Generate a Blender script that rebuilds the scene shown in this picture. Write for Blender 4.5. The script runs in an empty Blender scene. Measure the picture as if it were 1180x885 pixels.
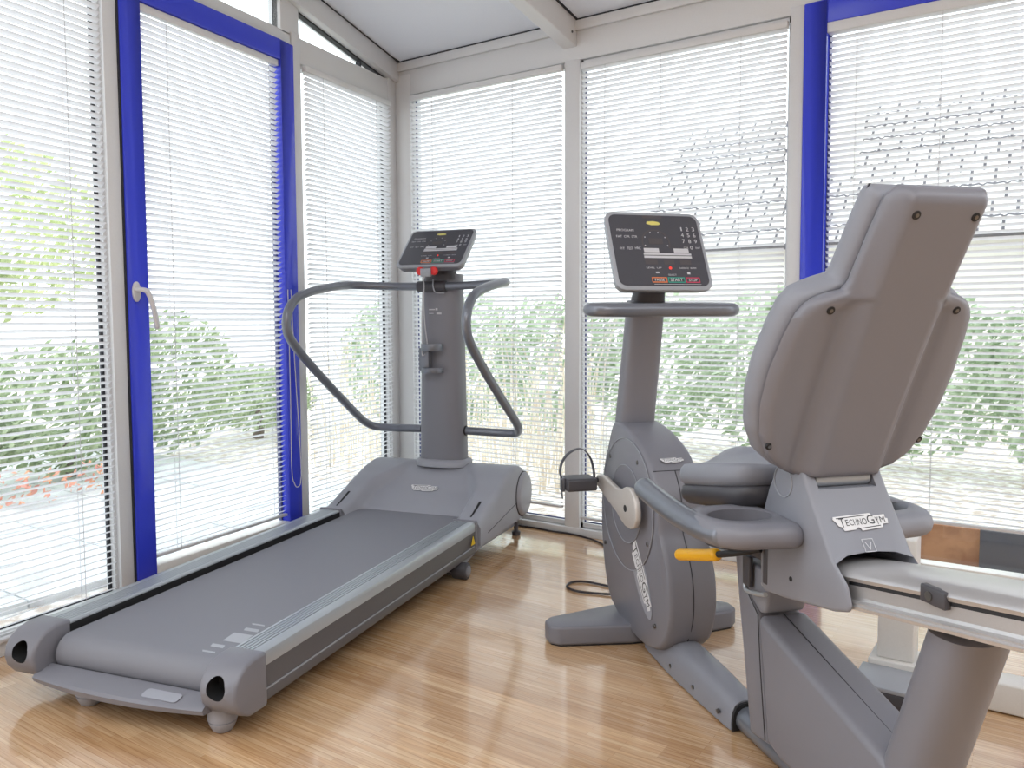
import bpy, bmesh, math, random
from mathutils import Vector, Matrix

sc = bpy.context.scene
COL = sc.collection
random.seed(7)
PI = math.pi

# ------------------------------------------------------------------ camera
ROLL, YAW, PITCH = -0.00404, -0.59394, 0.06237
CAM = Vector((3.337, -3.709, 1.15))
cy, sy, cp, sp = math.cos(YAW), math.sin(YAW), math.cos(PITCH), math.sin(PITCH)
fw = Vector((sy * cp, cy * cp, -sp)); rt = Vector((cy, -sy, 0)); up = rt.cross(fw)
c_, s_ = math.cos(ROLL), math.sin(ROLL)
rt, up = rt * c_ + up * s_, up * c_ - rt * s_
cam_d = bpy.data.cameras.new('camera'); cam = bpy.data.objects.new('camera', cam_d); COL.objects.link(cam)
M = Matrix((rt, up, -fw)).transposed().to_4x4(); M.translation = CAM
cam.matrix_world = M
cam_d.sensor_width = 36; cam_d.lens = 929.99 / 1180 * 36
cam_d.shift_y = -16.63 / 1180
cam_d.clip_start = 0.05; cam_d.clip_end = 200
sc.camera = cam

# ------------------------------------------------------------------ light
WORLD_STRENGTH = 2.0
w = bpy.data.worlds.new('World'); sc.world = w; w.use_nodes = True
nt = w.node_tree; nt.nodes.clear()
wo = nt.nodes.new('ShaderNodeOutputWorld'); bg = nt.nodes.new('ShaderNodeBackground')
tc = nt.nodes.new('ShaderNodeTexCoord'); sx = nt.nodes.new('ShaderNodeSeparateXYZ'); cr = nt.nodes.new('ShaderNodeValToRGB')
cr.color_ramp.elements[0].position = 0.45; cr.color_ramp.elements[0].color = (0.62, 0.60, 0.58, 1)
cr.color_ramp.elements[1].position = 0.56; cr.color_ramp.elements[1].color = (0.91, 0.955, 1.0, 1)
mp = nt.nodes.new('ShaderNodeMapRange'); mp.inputs[1].default_value = -1; mp.inputs[2].default_value = 1
nt.links.new(tc.outputs['Generated'], sx.inputs[0]); nt.links.new(sx.outputs[2], mp.inputs[0])
nt.links.new(mp.outputs[0], cr.inputs[0]); nt.links.new(cr.outputs[0], bg.inputs[0])
bg.inputs[1].default_value = WORLD_STRENGTH
nt.links.new(bg.outputs[0], wo.inputs[0])

def area(name, loc, target, size, sizey, power, color):
    l = bpy.data.lights.new(name, 'AREA'); l.shape = 'RECTANGLE'; l.size = size; l.size_y = sizey
    l.energy = power; l.color = color
    o = bpy.data.objects.new(name, l); COL.objects.link(o); o.location = loc
    o.rotation_euler = (Vector(target) - Vector(loc)).to_track_quat('-Z', 'Y').to_euler()
    return o
# warm fill light added behind the camera, not a known lamp of the room
area('warm_fill', (4.4, -4.9, 2.75), (2.6, -2.4, 0.2), 1.4, 0.8, 12, (1.0, 0.88, 0.78))

sc.view_settings.view_transform = 'Standard'; sc.view_settings.look = 'None'
sc.view_settings.exposure = 0.55; sc.view_settings.gamma = 1.0
try: sc.view_settings.use_curve_mapping = False
except Exception: pass
try:
    sc.cycles.max_bounces = 8; sc.cycles.transparent_max_bounces = 16
except Exception: pass

# ------------------------------------------------------------------ materials
def s2l(c):
    return tuple(((v / 255) / 12.92 if v / 255 <= 0.04045 else ((v / 255 + 0.055) / 1.055) ** 2.4) for v in c)
MATS = {}
def mat(name, rgb, rough=0.5, metal=0.0, bump=0.0, bscale=200.0, spec=0.5, coat=0.0, emit=None):
    if name in MATS: return MATS[name]
    m = bpy.data.materials.new(name); m.use_nodes = True; n = m.node_tree.nodes; L = m.node_tree.links
    b = n['Principled BSDF']
    b.inputs['Base Color'].default_value = (*s2l(rgb), 1); b.inputs['Roughness'].default_value = rough
    b.inputs['Metallic'].default_value = metal; b.inputs['Specular IOR Level'].default_value = spec
    b.inputs['Coat Weight'].default_value = coat
    if emit:
        b.inputs['Emission Color'].default_value = (*s2l(rgb), 1); b.inputs['Emission Strength'].default_value = emit
    t = n.new('ShaderNodeTexCoord'); nz = n.new('ShaderNodeTexNoise'); nz.inputs['Scale'].default_value = bscale
    L.new(t.outputs['Object'], nz.inputs[0])
    # slight tonal wear of the surface itself
    mx = n.new('ShaderNodeMixRGB'); mx.blend_type = 'MULTIPLY'; mx.inputs[0].default_value = 0.08
    mx.inputs[1].default_value = (*s2l(rgb), 1); L.new(nz.outputs[0], mx.inputs[2]); L.new(mx.outputs[0], b.inputs['Base Color'])
    if bump:
        bp = n.new('ShaderNodeBump'); bp.inputs['Strength'].default_value = bump; bp.inputs['Distance'].default_value = 0.001
        L.new(nz.outputs[0], bp.inputs['Height']); L.new(bp.outputs[0], b.inputs['Normal'])
    MATS[name] = m
    return m

M_shell = mat('grey_shell_plastic', (124, 124, 132), 0.38, bump=0.15, bscale=900)
M_hood = mat('hood_plastic', (156, 158, 167), 0.42, bump=0.15, bscale=900)
M_mid = mat('mid_grey_plastic', (136, 138, 147), 0.4, bump=0.15, bscale=900)
M_dark = mat('dark_plastic', (70, 69, 74), 0.45, bump=0.1, bscale=700)
M_black = mat('black_rubber', (26, 26, 28), 0.6)
M_belt = mat('belt_rubber', (130, 131, 139), 0.55, bump=0.4, bscale=1500)
M_mark = mat('belt_print', (174, 177, 184), 0.5)
M_tube = mat('satin_grey_tube', (122, 126, 135), 0.28, 0.4)
M_pad = mat('grey_vinyl', (138, 140, 149), 0.48, bump=0.2, bscale=1200)
M_alu = mat('ribbed_aluminium', (186, 192, 198), 0.35, 0.55)
M_rail = mat('brushed_aluminium', (208, 206, 206), 0.3, 0.6, bump=0.05, bscale=300)
M_skirt = mat('rail_side_panel', (92, 89, 90), 0.4)
M_crank = mat('cast_silver', (204, 198, 192), 0.38, 0.3)
M_white = mat('white_window_frame', (216, 217, 219), 0.35)
M_whitep = mat('white_powder_coat', (222, 220, 216), 0.4)
M_blue = mat('blue_window_frame', (54, 68, 212), 0.22)
M_hand = mat('handle_pale_plastic', (206, 205, 208), 0.35)
M_gasket = mat('dark_gasket', (40, 42, 48), 0.6)
M_bluegasket = mat('blue_grey_gasket', (84, 88, 130), 0.6)
M_yellow = mat('yellow_grip', (250, 186, 20), 0.4)
M_red = mat('red_knob', (225, 40, 40), 0.35)
M_bolt = mat('bolt_steel', (120, 118, 116), 0.3, 0.8)
M_logo = mat('logo_white', (226, 226, 228), 0.4)
M_ink = mat('logo_ink', (52, 52, 58), 0.5)
M_face = mat('console_face', (74, 75, 83), 0.22)
M_bezel = mat('console_bezel', (160, 164, 172), 0.35)
M_print = mat('console_print', (205, 206, 212), 0.5)
M_screen = mat('console_display', (84, 80, 84), 0.25)
M_orange = mat('button_orange', (236, 132, 78), 0.4)
M_teal = mat('button_teal', (40, 160, 140), 0.4)
M_magenta = mat('button_magenta', (206, 62, 96), 0.4)
M_led = mat('red_led', (240, 60, 50), 0.4, emit=0.4)
M_badge = mat('yellow_badge', (222, 214, 120), 0.4)
M_warn = mat('warning_yellow', (240, 205, 40), 0.4)
M_cord = mat('pale_cord', (190, 190, 194), 0.5)
M_cable = mat('black_cable', (44, 34, 36), 0.45)

def slat_material():
    m = bpy.data.materials.new('blind_slat'); m.use_nodes = True; n = m.node_tree.nodes; L = m.node_tree.links
    b = n['Principled BSDF']; b.inputs['Base Color'].default_value = (*s2l((232, 232, 234)), 1); b.inputs['Roughness'].default_value = 0.35
    t = n.new('ShaderNodeBsdfTranslucent'); t.inputs[0].default_value = (*s2l((225, 226, 230)), 1)
    mx = n.new('ShaderNodeMixShader'); mx.inputs[0].default_value = 0.36
    L.new(b.outputs[0], mx.inputs[1]); L.new(t.outputs[0], mx.inputs[2]); L.new(mx.outputs[0], n['Material Output'].inputs[0])
    return m
M_slat = slat_material()

def glass_material():
    m = bpy.data.materials.new('window_glass'); m.use_nodes = True; n = m.node_tree.nodes; L = m.node_tree.links
    n.remove(n['Principled BSDF'])
    tr = n.new('ShaderNodeBsdfTransparent'); tr.inputs[0].default_value = (0.95, 0.97, 0.965, 1)
    gl = n.new('ShaderNodeBsdfGlossy'); gl.inputs['Roughness'].default_value = 0.02
    lw_ = n.new('ShaderNodeLayerWeight'); lw_.inputs[0].default_value = 0.5
    pw = n.new('ShaderNodeMath'); pw.operation = 'POWER'; pw.inputs[1].default_value = 5.0; L.new(lw_.outputs['Facing'], pw.inputs[0])
    fr = n.new('ShaderNodeMath'); fr.operation = 'MULTIPLY_ADD'; fr.inputs[1].default_value = 0.45; fr.inputs[2].default_value = 0.035; L.new(pw.outputs[0], fr.inputs[0])
    mx = n.new('ShaderNodeMixShader')
    L.new(fr.outputs[0], mx.inputs[0]); L.new(tr.outputs[0], mx.inputs[1]); L.new(gl.outputs[0], mx.inputs[2])
    L.new(mx.outputs[0], n['Material Output'].inputs[0])
    return m
M_glass = glass_material()

def floor_material():
    m = bpy.data.materials.new('strip_parquet'); m.use_nodes = True; n = m.node_tree.nodes; L = m.node_tree.links
    b = n['Principled BSDF']
    t = n.new('ShaderNodeTexCoord'); mpn = n.new('ShaderNodeMapping'); L.new(t.outputs['Object'], mpn.inputs[0])
    br = n.new('ShaderNodeTexBrick'); br.inputs['Scale'].default_value = 1.0
    br.inputs['Brick Width'].default_value = 0.30; br.inputs['Row Height'].default_value = 0.018
    br.inputs['Mortar Size'].default_value = 0.0006; br.inputs['Mortar Smooth'].default_value = 0.3; br.offset = 0.37; br.squash = 1.0
    br.inputs['Color1'].default_value = (*s2l((240, 208, 168)), 1); br.inputs['Color2'].default_value = (*s2l((228, 188, 142)), 1)
    br.inputs['Mortar'].default_value = (*s2l((196, 150, 106)), 1)
    L.new(mpn.outputs[0], br.inputs[0])
    # long grain
    m2 = n.new('ShaderNodeMapping'); m2.inputs['Scale'].default_value = (1.6, 45, 1); L.new(t.outputs['Object'], m2.inputs[0])
    nz = n.new('ShaderNodeTexNoise'); nz.inputs['Scale'].default_value = 3.0; nz.inputs['Detail'].default_value = 6; L.new(m2.outputs[0], nz.inputs[0])
    r = n.new('ShaderNodeValToRGB'); r.color_ramp.elements[0].position = 0.3; r.color_ramp.elements[0].color = (*s2l((205, 190, 175)), 1)
    r.color_ramp.elements[1].position = 0.7; r.color_ramp.elements[1].color = (1, 1, 1, 1); L.new(nz.outputs[0], r.inputs[0])
    mx = n.new('ShaderNodeMixRGB'); mx.blend_type = 'MULTIPLY'; mx.inputs[0].default_value = 0.85
    L.new(br.outputs['Color'], mx.inputs[1]); L.new(r.outputs[0], mx.inputs[2])
    # broad planks
    b2 = n.new('ShaderNodeTexBrick'); b2.inputs['Brick Width'].default_value = 1.25; b2.inputs['Row Height'].default_value = 0.072
    b2.inputs['Mortar Size'].default_value = 0.0; b2.inputs['Color1'].default_value = (1, 1, 1, 1); b2.inputs['Color2'].default_value = (*s2l((226, 218, 210)), 1)
    b2.inputs['Scale'].default_value = 1.0; L.new(mpn.outputs[0], b2.inputs[0])
    mx2 = n.new('ShaderNodeMixRGB'); mx2.blend_type = 'MULTIPLY'; mx2.inputs[0].default_value = 1.0
    L.new(mx.outputs[0], mx2.inputs[1]); L.new(b2.outputs['Color'], mx2.inputs[2]); L.new(mx2.outputs[0], b.inputs['Base Color'])
    b.inputs['Roughness'].default_value = 0.24; b.inputs['Specular IOR Level'].default_value = 0.6
    b.inputs['Coat Weight'].default_value = 1.0; b.inputs['Coat Roughness'].default_value = 0.10; b.inputs['Coat IOR'].default_value = 1.8
    return m
M_floor = floor_material()

def noise_mat(name, c1, c2, scale, rough=0.8, lo=0.4, hi=0.6, trans=0.0):
    m = bpy.data.materials.new(name); m.use_nodes = True; n = m.node_tree.nodes; L = m.node_tree.links
    b = n['Principled BSDF']; t = n.new('ShaderNodeTexCoord'); nz = n.new('ShaderNodeTexNoise')
    nz.inputs['Scale'].default_value = scale; nz.inputs['Detail'].default_value = 5
    r = n.new('ShaderNodeValToRGB'); r.color_ramp.elements[0].position = lo; r.color_ramp.elements[1].position = hi
    r.color_ramp.elements[0].color = (*s2l(c1), 1); r.color_ramp.elements[1].color = (*s2l(c2), 1)
    L.new(t.outputs['Object'], nz.inputs[0]); L.new(nz.outputs[0], r.inputs[0]); L.new(r.outputs[0], b.inputs['Base Color'])
    b.inputs['Roughness'].default_value = rough
    if trans:
        tl = n.new('ShaderNodeBsdfTranslucent'); L.new(r.outputs[0], tl.inputs[0])
        mx = n.new('ShaderNodeMixShader'); mx.inputs[0].default_value = trans
        L.new(b.outputs[0], mx.inputs[1]); L.new(tl.outputs[0], mx.inputs[2]); L.new(mx.outputs[0], n['Material Output'].inputs[0])
    return m
M_paving = noise_mat('pale_paving', (196, 198, 200), (226, 228, 230), 3.0)
M_gravel = noise_mat('pale_gravel', (184, 168, 156), (236, 234, 230), 14.0)
M_ceil = mat('ceiling_panel', (232, 234, 238), 0.45)
_n = M_ceil.node_tree.nodes; _t = _n.new('ShaderNodeBsdfTranslucent'); _t.inputs[0].default_value = (*s2l((222, 228, 236)), 1)
_m = _n.new('ShaderNodeMixShader'); _m.inputs[0].default_value = 0.17
M_ceil.node_tree.links.new(_n['Principled BSDF'].outputs[0], _m.inputs[1]); M_ceil.node_tree.links.new(_t.outputs[0], _m.inputs[2])
M_ceil.node_tree.links.new(_m.outputs[0], _n['Material Output'].inputs[0])
M_leafg = noise_mat('hedge_leaves', (148, 170, 134), (216, 228, 204), 9.0, 0.6, 0.35, 0.65, 0.4)
M_leafy = noise_mat('yellow_green_leaves', (166, 182, 124), (222, 228, 176), 6.0, 0.6, 0.35, 0.65, 0.4)
M_leafd = noise_mat('bush_leaves', (124, 146, 102), (206, 216, 182), 12.0, 0.6, 0.35, 0.65, 0.35)
M_flower = noise_mat('red_flowers', (214, 150, 136), (236, 176, 140), 9.0)
M_reed = noise_mat('dry_reeds', (222, 206, 184), (242, 235, 222), 12.0, 0.7, 0.4, 0.6, 0.3)
M_bark = mat('bark', (110, 96, 84), 0.8)
M_render = noise_mat('pale_house_wall', (226, 222, 216), (240, 238, 234), 2.0)
M_brown = noise_mat('brown_planter_wood', (150, 104, 74), (182, 134, 98), 8.0)
M_steelgrey = mat('grey_planter_post', (84, 84, 90), 0.6)
def tile_mat():
    m = bpy.data.materials.new('roof_tiles'); m.use_nodes = True; n = m.node_tree.nodes; L = m.node_tree.links
    b = n['Principled BSDF']; t = n.new('ShaderNodeTexCoord'); br = n.new('ShaderNodeTexBrick')
    br.inputs['Scale'].default_value = 1; br.inputs['Brick Width'].default_value = 0.28; br.inputs['Row Height'].default_value = 0.33
    br.inputs['Mortar Size'].default_value = 0.02; br.inputs['Color1'].default_value = (*s2l((236, 234, 232)), 1)
    br.inputs['Color2'].default_value = (*s2l((228, 225, 224)), 1); br.inputs['Mortar'].default_value = (*s2l((96, 94, 100)), 1)  # dark mortar colour paints the shadow marks between the tiles
    L.new(t.outputs['Object'], br.inputs[0]); L.new(br.outputs[0], b.inputs['Base Color']); b.inputs['Roughness'].default_value = 0.7
    return m
M_tile = tile_mat()

# ------------------------------------------------------------------ helpers
def empty(name, loc=(0, 0, 0), rz=0.0, label=None, cat=None, group=None, kind=None):
    o = bpy.data.objects.new(name, None); COL.objects.link(o); o.location = loc; o.rotation_euler = (0, 0, rz)
    o.empty_display_size = 0.1
    tag(o, label, cat, group, kind); return o
def tag(o, label=None, cat=None, group=None, kind=None):
    if label: o['label'] = label
    if cat: o['category'] = cat
    if group: o['group'] = group
    if kind: o['kind'] = kind
    return o

def cat_path(pts, n=8, closed=False):
    """Catmull-Rom smoothing of a point list"""
    P = [Vector(p) for p in pts]; out = []; N = len(P)
    rng = range(N if closed else N - 1)
    for i in rng:
        if closed: p0, p1, p2, p3 = P[(i - 1) % N], P[i], P[(i + 1) % N], P[(i + 2) % N]
        else: p0, p1, p2, p3 = P[max(i - 1, 0)], P[i], P[i + 1], P[min(i + 2, N - 1)]
        for k in range(n):
            t = k / n
            out.append(0.5 * ((2 * p1) + (p2 - p0) * t + (2 * p0 - 5 * p1 + 4 * p2 - p3) * t * t + (3 * p1 - p0 - 3 * p2 + p3) * t ** 3))
    if not closed: out.append(P[-1])
    return out

class B:
    def __init__(s): s.bm = bmesh.new()
    def v(s, p): return s.bm.verts.new(p)
    def f(s, vs):
        try: return s.bm.faces.new(vs)
        except ValueError: return None
    def box(s, x0, x1, y0, y1, z0, z1):
        P = [s.v((x, y, z)) for z in (z0, z1) for (x, y) in ((x0, y0), (x1, y0), (x1, y1), (x0, y1))]
        for q in ((3, 2, 1, 0), (4, 5, 6, 7), (0, 1, 5, 4), (1, 2, 6, 5), (2, 3, 7, 6), (3, 0, 4, 7)): s.f([P[i] for i in q])
        return s
    def prism(s, pts, axis, a0, a1, shift=None):
        """closed polygon pts (2D) extruded along axis; axis 'x': pts=(y,z); 'y': (x,z); 'z': (x,y)"""
        def mk(p, a):
            return {'x': (a, p[0], p[1]), 'y': (p[0], a, p[1]), 'z': (p[0], p[1], a)}[axis]
        A = [s.v(mk(p, a0)) for p in pts]; Bv = [s.v(mk(p, a1)) for p in pts]; n = len(pts)
        s.f(A); s.f(Bv[::-1])
        for i in range(n): s.f([A[i], Bv[i], Bv[(i + 1) % n], A[(i + 1) % n]])
        return s
    def loft(s, rings, cap=True, closed=False):
        R = [[s.v(p) for p in r] for r in rings]; n = len(R[0]); m = len(R)
        for i in range(m if closed else m - 1):
            a, b = R[i], R[(i + 1) % m]
            for j in range(n): s.f([a[j], a[(j + 1) % n], b[(j + 1) % n], b[j]])
        if cap and not closed: s.f(R[0][::-1]); s.f(R[-1])
        return s
    def tube(s, pts, r, res=14, closed=False, ry=None, upv=(0, 0, 1), rs=None, round_ends=False):
        P = [Vector(p) for p in pts]; n = len(P); rings = []
        prev = None
        for i, p in enumerate(P):
            if closed: d = P[(i + 1) % n] - P[(i - 1) % n]
            else: d = P[min(i + 1, n - 1)] - P[max(i - 1, 0)]
            d.normalize()
            if prev is None:
                u_ = Vector(upv); a = d.cross(u_)
                if a.length < 1e-3: a = d.cross(Vector((1, 0, 0)))
                a.normalize()
            else:
                a = prev - d * prev.dot(d); a.normalize()
            prev = a; b = a.cross(d)
            k = rs[i] if rs else 1.0
            rings.append([p + a * (r * k * math.cos(2 * PI * j / res)) + b * ((ry or r) * k * math.sin(2 * PI * j / res)) for j in range(res)])
        if round_ends and not closed:
            def endr(p, d, ring):
                o = []
                for t in (0.35, 0.7, 0.92):
                    q = math.sqrt(1 - t * t); o.append([p + (x - p) * q + d * (r * t * 0.8) for x in ring])
                return o
            d0 = (P[0] - P[1]).normalized(); d1 = (P[-1] - P[-2]).normalized()
            rings = endr(P[0], d0, rings[0])[::-1] + rings + endr(P[-1], d1, rings[-1])
        return s.loft(rings, True, closed)
    def cyl(s, a, b, r, res=24, r2=None):
        a, b = Vector(a), Vector(b); d = (b - a).normalized()
        u_ = d.cross(Vector((0, 0, 1)))
        if u_.length < 1e-3: u_ = Vector((1, 0, 0))
        u_.normalize(); w_ = d.cross(u_); r2 = r if r2 is None else r2
        ring = lambda c, q: [c + u_ * q * math.cos(2 * PI * j / res) + w_ * q * math.sin(2 * PI * j / res) for j in range(res)]
        return s.loft([ring(a, r), ring(b, r2)])
    def lathe(s, prof, c=(0, 0, 0), res=28):
        c = Vector(c)
        rings = [[c + Vector((r * math.cos(2 * PI * j / res), r * math.sin(2 * PI * j / res), z)) for j in range(res)] for r, z in prof]
        return s.loft(rings)
    def plate(s, o, ex, ey, pts, d):
        """polygon in the plane (o,ex,ey) with thickness d along ex x ey"""
        o, ex, ey = Vector(o), Vector(ex), Vector(ey); nn = ex.cross(ey).normalized()
        A = [s.v(o + ex * p[0] + ey * p[1]) for p in pts]; C = [s.v(o + ex * p[0] + ey * p[1] + nn * d) for p in pts]; n = len(pts)
        s.f(A[::-1]); s.f(C)
        for i in range(n): s.f([A[i], A[(i + 1) % n], C[(i + 1) % n], C[i]])
        return s
    def done(s, name, m, parent=None, bevel=0.0, segs=3, smooth=True, angle=40, **kw):
        bm = s.bm
        bmesh.ops.remove_doubles(bm, verts=bm.verts, dist=1e-5)
        bmesh.ops.recalc_face_normals(bm, faces=bm.faces)
        if bevel:
            es = [e for e in bm.edges if len(e.link_faces) == 2 and e.calc_face_angle(0) > math.radians(28)]
            bmesh.ops.bevel(bm, geom=es, offset=bevel, offset_type='OFFSET', segments=segs, profile=0.5, affect='EDGES', clamp_overlap=True)
        me = bpy.data.meshes.new(name); bm.to_mesh(me); bm.free()
        if smooth:
            me.shade_smooth()
            try: me.set_sharp_from_angle(angle=math.radians(angle))
            except Exception: pass
        me.materials.append(m)
        o = bpy.data.objects.new(name, me); COL.objects.link(o)
        if parent: o.parent = parent
        tag(o, **{k: v for k, v in kw.items()})
        return o

def superring(cx, cy_, z, a, b, e=3.0, n=36):
    out = []
    for j in range(n):
        t = 2 * PI * j / n; c, s = math.cos(t), math.sin(t)
        out.append(Vector((cx + a * math.copysign(abs(c) ** (2 / e), c), cy_ + b * math.copysign(abs(s) ** (2 / e), s), z)))
    return out
def rrect(x0, x1, y0, y1, r, n=5):
    out = []
    for cx, cy_, a0 in ((x1 - r, y1 - r, 0), (x0 + r, y1 - r, 90), (x0 + r, y0 + r, 180), (x1 - r, y0 + r, 270)):
        for k in range(n + 1):
            a = math.radians(a0 + 90 * k / n); out.append((cx + r * math.cos(a), cy_ + r * math.sin(a)))
    return out
def oval(cx, cy_, a, b, n=32): return [(cx + a * math.cos(2 * PI * k / n), cy_ + b * math.sin(2 * PI * k / n)) for k in range(n)]

def glyph_mesh(txt):
    cu = bpy.data.curves.new('glyph', 'FONT'); cu.body = txt; cu.size = 1.0; cu.resolution_u = 3
    ob = bpy.data.objects.new('glyph', cu); COL.objects.link(ob)
    dg = bpy.context.evaluated_depsgraph_get(); me = bpy.data.meshes.new_from_object(ob.evaluated_get(dg))
    bpy.data.objects.remove(ob, do_unlink=True); bpy.data.curves.remove(cu)
    return me
GC = {}
def add_text(bb, txt, o, ex, ey, x0, x1, y0, y1, lift=0.0004):
    """text stretched into the box x0..x1, y0..y1 of the plane (o,ex,ey)"""
    if txt not in GC: GC[txt] = glyph_mesh(txt)
    me = GC[txt]
    if not me.vertices: return
    xs = [v.co.x for v in me.vertices]; ys = [v.co.y for v in me.vertices]
    ax, bx, ay, by = min(xs), max(xs), min(ys), max(ys)
    o, ex, ey = Vector(o), Vector(ex), Vector(ey); nn = ex.cross(ey).normalized()
    V = [bb.v(o + ex * (x0 + (v.co.x - ax) / (bx - ax or 1) * (x1 - x0)) + ey * (y0 + (v.co.y - ay) / (by - ay or 1) * (y1 - y0)) + nn * lift) for v in me.vertices]
    for p in me.polygons: bb.f([V[i] for i in p.vertices])

LOGO_OUT = [(0, .20), (.02, .24), (.70, .27), (.74, .22), (.965, .235), (.96, .17), (1, .16), (.985, .08), (.88, .075), (.86, .02), (.47, -.015),
            (.45, .025), (.42, .045), (.37, .03), (.36, .012), (.15, .0), (.13, .065), (.07, .085), (.05, .14), (0, .2)][:-1]
def logo(parent, o, ex, ey, w_, full=True, m=None, name='logo_badge'):
    """white stepped badge with dark lettering; o is its lower left, ex/ey unit vectors"""
    ex = Vector(ex).normalized() * w_; ey = Vector(ey).normalized() * w_
    b = B().plate(o, ex, ey, LOGO_OUT, 0.0012); p = b.done(name, m or M_logo, parent, smooth=False)
    t = B()
    nn = ex.cross(ey).normalized(); o2 = Vector(o) + nn * 0.0013
    x = 0.125
    add_text(t, 'T', o2, ex, ey, .10, .20, .06, .215)
    t.plate(o2, ex, ey, [(.06, .205), (.60, .23), (.60, .243), (.06, .218)], 0.0003)
    for ch, a, b_ in (('E', .215, .265), ('C', .28, .345), ('H', .36, .42), ('N', .435, .50), ('O', .515, .60)):
        add_text(t, ch, o2, ex, ey, a, b_, .075 + a * .02, .175 + a * .03)
    add_text(t, 'G', o2, ex, ey, .615, .745, .085, .235)
    add_text(t, 'Y', o2, ex, ey, .765, .83, .07, .195)
    add_text(t, 'M', o2, ex, ey, .85, .94, .095, .20)
    t.plate(o2, ex, ey, [(.48, .02), (.83, .045), (.83, .058), (.48, .033)], 0.0003)
    t.done('logo_lettering', M_ink, p, smooth=False)
    return p

def boolean(o, cut_b, op='DIFFERENCE', dark=False):
    """cut a closed shape out of o and keep the plain mesh"""
    me = bpy.data.meshes.new('c'); bmesh.ops.recalc_face_normals(cut_b.bm, faces=cut_b.bm.faces); cut_b.bm.to_mesh(me); cut_b.bm.free()
    me.materials.append(M_black if dark else o.data.materials[0])
    c = bpy.data.objects.new('c', me); COL.objects.link(c)
    par = o.parent; o.parent = None
    m = o.modifiers.new('b', 'BOOLEAN'); m.object = c; m.operation = op; m.solver = 'EXACT'
    try: m.material_mode = 'TRANSFER'
    except Exception: pass
    dg = bpy.context.evaluated_depsgraph_get(); dg.update()
    nm = bpy.data.meshes.new_from_object(o.evaluated_get(dg)); o.modifiers.clear()
    nm.name = o.name; o.data = nm; o.parent = par
    bpy.data.objects.remove(c, do_unlink=True); bpy.data.meshes.remove(me)
    return o

# ------------------------------------------------------------------ setting: floor, walls, ceiling
A_ = 0.14570                                   # the left wall leans 8.35 degrees out of square
def S(name, b, m, parent=None, **k):
    o = b.done(name, m, parent, **k)
    if parent is None: o['kind'] = 'structure'
    return o
LWD = Vector((math.sin(A_), -math.cos(A_), 0)); LWN = Vector((math.cos(A_), math.sin(A_), 0))
fl_pts = [(0, 0), tuple((LWD * 5.4)[:2]), (6.4, -5.4), (6.4, 0)]
S('floor', B().prism(fl_pts, 'z', -0.06, 0), M_floor, smooth=False)

# back wall: world axes, room on the -y side.
wb = empty('wall_back', kind='structure')
def bwbox(name, x0, x1, z0, z1, y0=-0.0, y1=0.07, m=None, bevel=0.003, parent=None):
    return B().box(x0, x1, y0, y1, z0, z1).done(name, m or M_white, parent or wb, bevel=bevel, segs=2)
bwbox('corner_post', -0.03, 0.118, 0, 2.6, -0.01, 0.09)
bwbox('mullion', 1.177, 1.266, 0.0, 2.48, -0.012, 0.08)
bwbox('mullion', 2.325, 2.382, 0.0, 2.51, -0.012, 0.08)
bwbox('mullion', 3.386, 3.46, 0.0, 2.51, -0.012, 0.08)
bwbox('header_beam', -0.03, 4.4, 2.478, 2.70, -0.004, 0.10)
bwbox('header_fascia', 0.0, 4.4, 2.622, 2.672, -0.024, -0.004)
bwbox('bottom_rail', 0.1, 3.46, 0.0, 0.04, -0.016, 0.07)
bwbox('side_panel', 3.46, 4.4, 0.0, 2.51, 0.0, 0.08)

wl = empty('wall_left', (0, 0, 0), A_, kind='structure')      # local x into the room, local -y along the wall towards the viewer
def lbox(name, s0, s1, z0, z1, n0=-0.07, n1=0.0, m=None, bevel=0.003, parent=None):
    return B().box(n0, n1, -s1, -s0, z0, z1).done(name, m or M_white, parent or wl, bevel=bevel, segs=2)
lbox('corner_post', 0.0, 0.09, 0, 2.58, -0.08, 0.004)
lbox('mullion', 0.868, 0.930, 0, 2.58, -0.08, 0.008)
lbox('mullion', 1.938, 1.998, 0, 2.72, -0.08, 0.008)
lbox('mullion', 3.25, 3.33, 0, 2.9, -0.08, 0.008)
lbox('transom', 0.0, 0.93, 2.44, 2.568)
lbox('transom', 0.93, 3.3, 2.512, 2.572)
lbox('bottom_rail', 0.0, 3.33, 0.0, 0.05, -0.08, 0.012)
lbox('mullion', 0.868, 1.0, 2.56, 2.735, -0.08, 0.0)
# sloping gable rafter: along s the ceiling rises 0.168 per metre
SL = 0.168
def zc(s): return 2.68 + SL * s
raf = B(); zz = lambda s, d: zc(s) - d
raf.prism([(0.0, zz(0, .115)), (0, zz(0, 0)), (-4.0, zz(4, 0)), (-4.0, zz(4, .115))], 'x', -0.08, 0.03)
raf.done('gable_rafter', M_white, wl, bevel=0.004, segs=2)
g2 = B().prism([(-0.1, zz(.1, .125)), (-0.1, zz(.1, .114)), (-4, zz(4, .114)), (-4, zz(4, .125))], 'x', -0.05, -0.02)
g2.done('gable_gasket', M_gasket, wl)

def left_gable_pane(n, s0, s1):
    e = empty('window_%d' % n, kind='structure', rz=A_)
    B().prism([(-s0, 2.575), (-s0, max(2.58, zz(s0, .12))), (-s1, zz(s1, .12)), (-s1, 2.575)], 'x', -0.05, -0.044).done('glass', M_glass, e, smooth=False)
    B().box(-0.052, -0.02, -s0 - 0.0, -s0 + 0.012, 2.575, zz(s0, .13)).done('sash_edge', M_gasket, e)
    return e
left_gable_pane(7, 0.33, 0.87); left_gable_pane(8, 1.0, 1.93)

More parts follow.
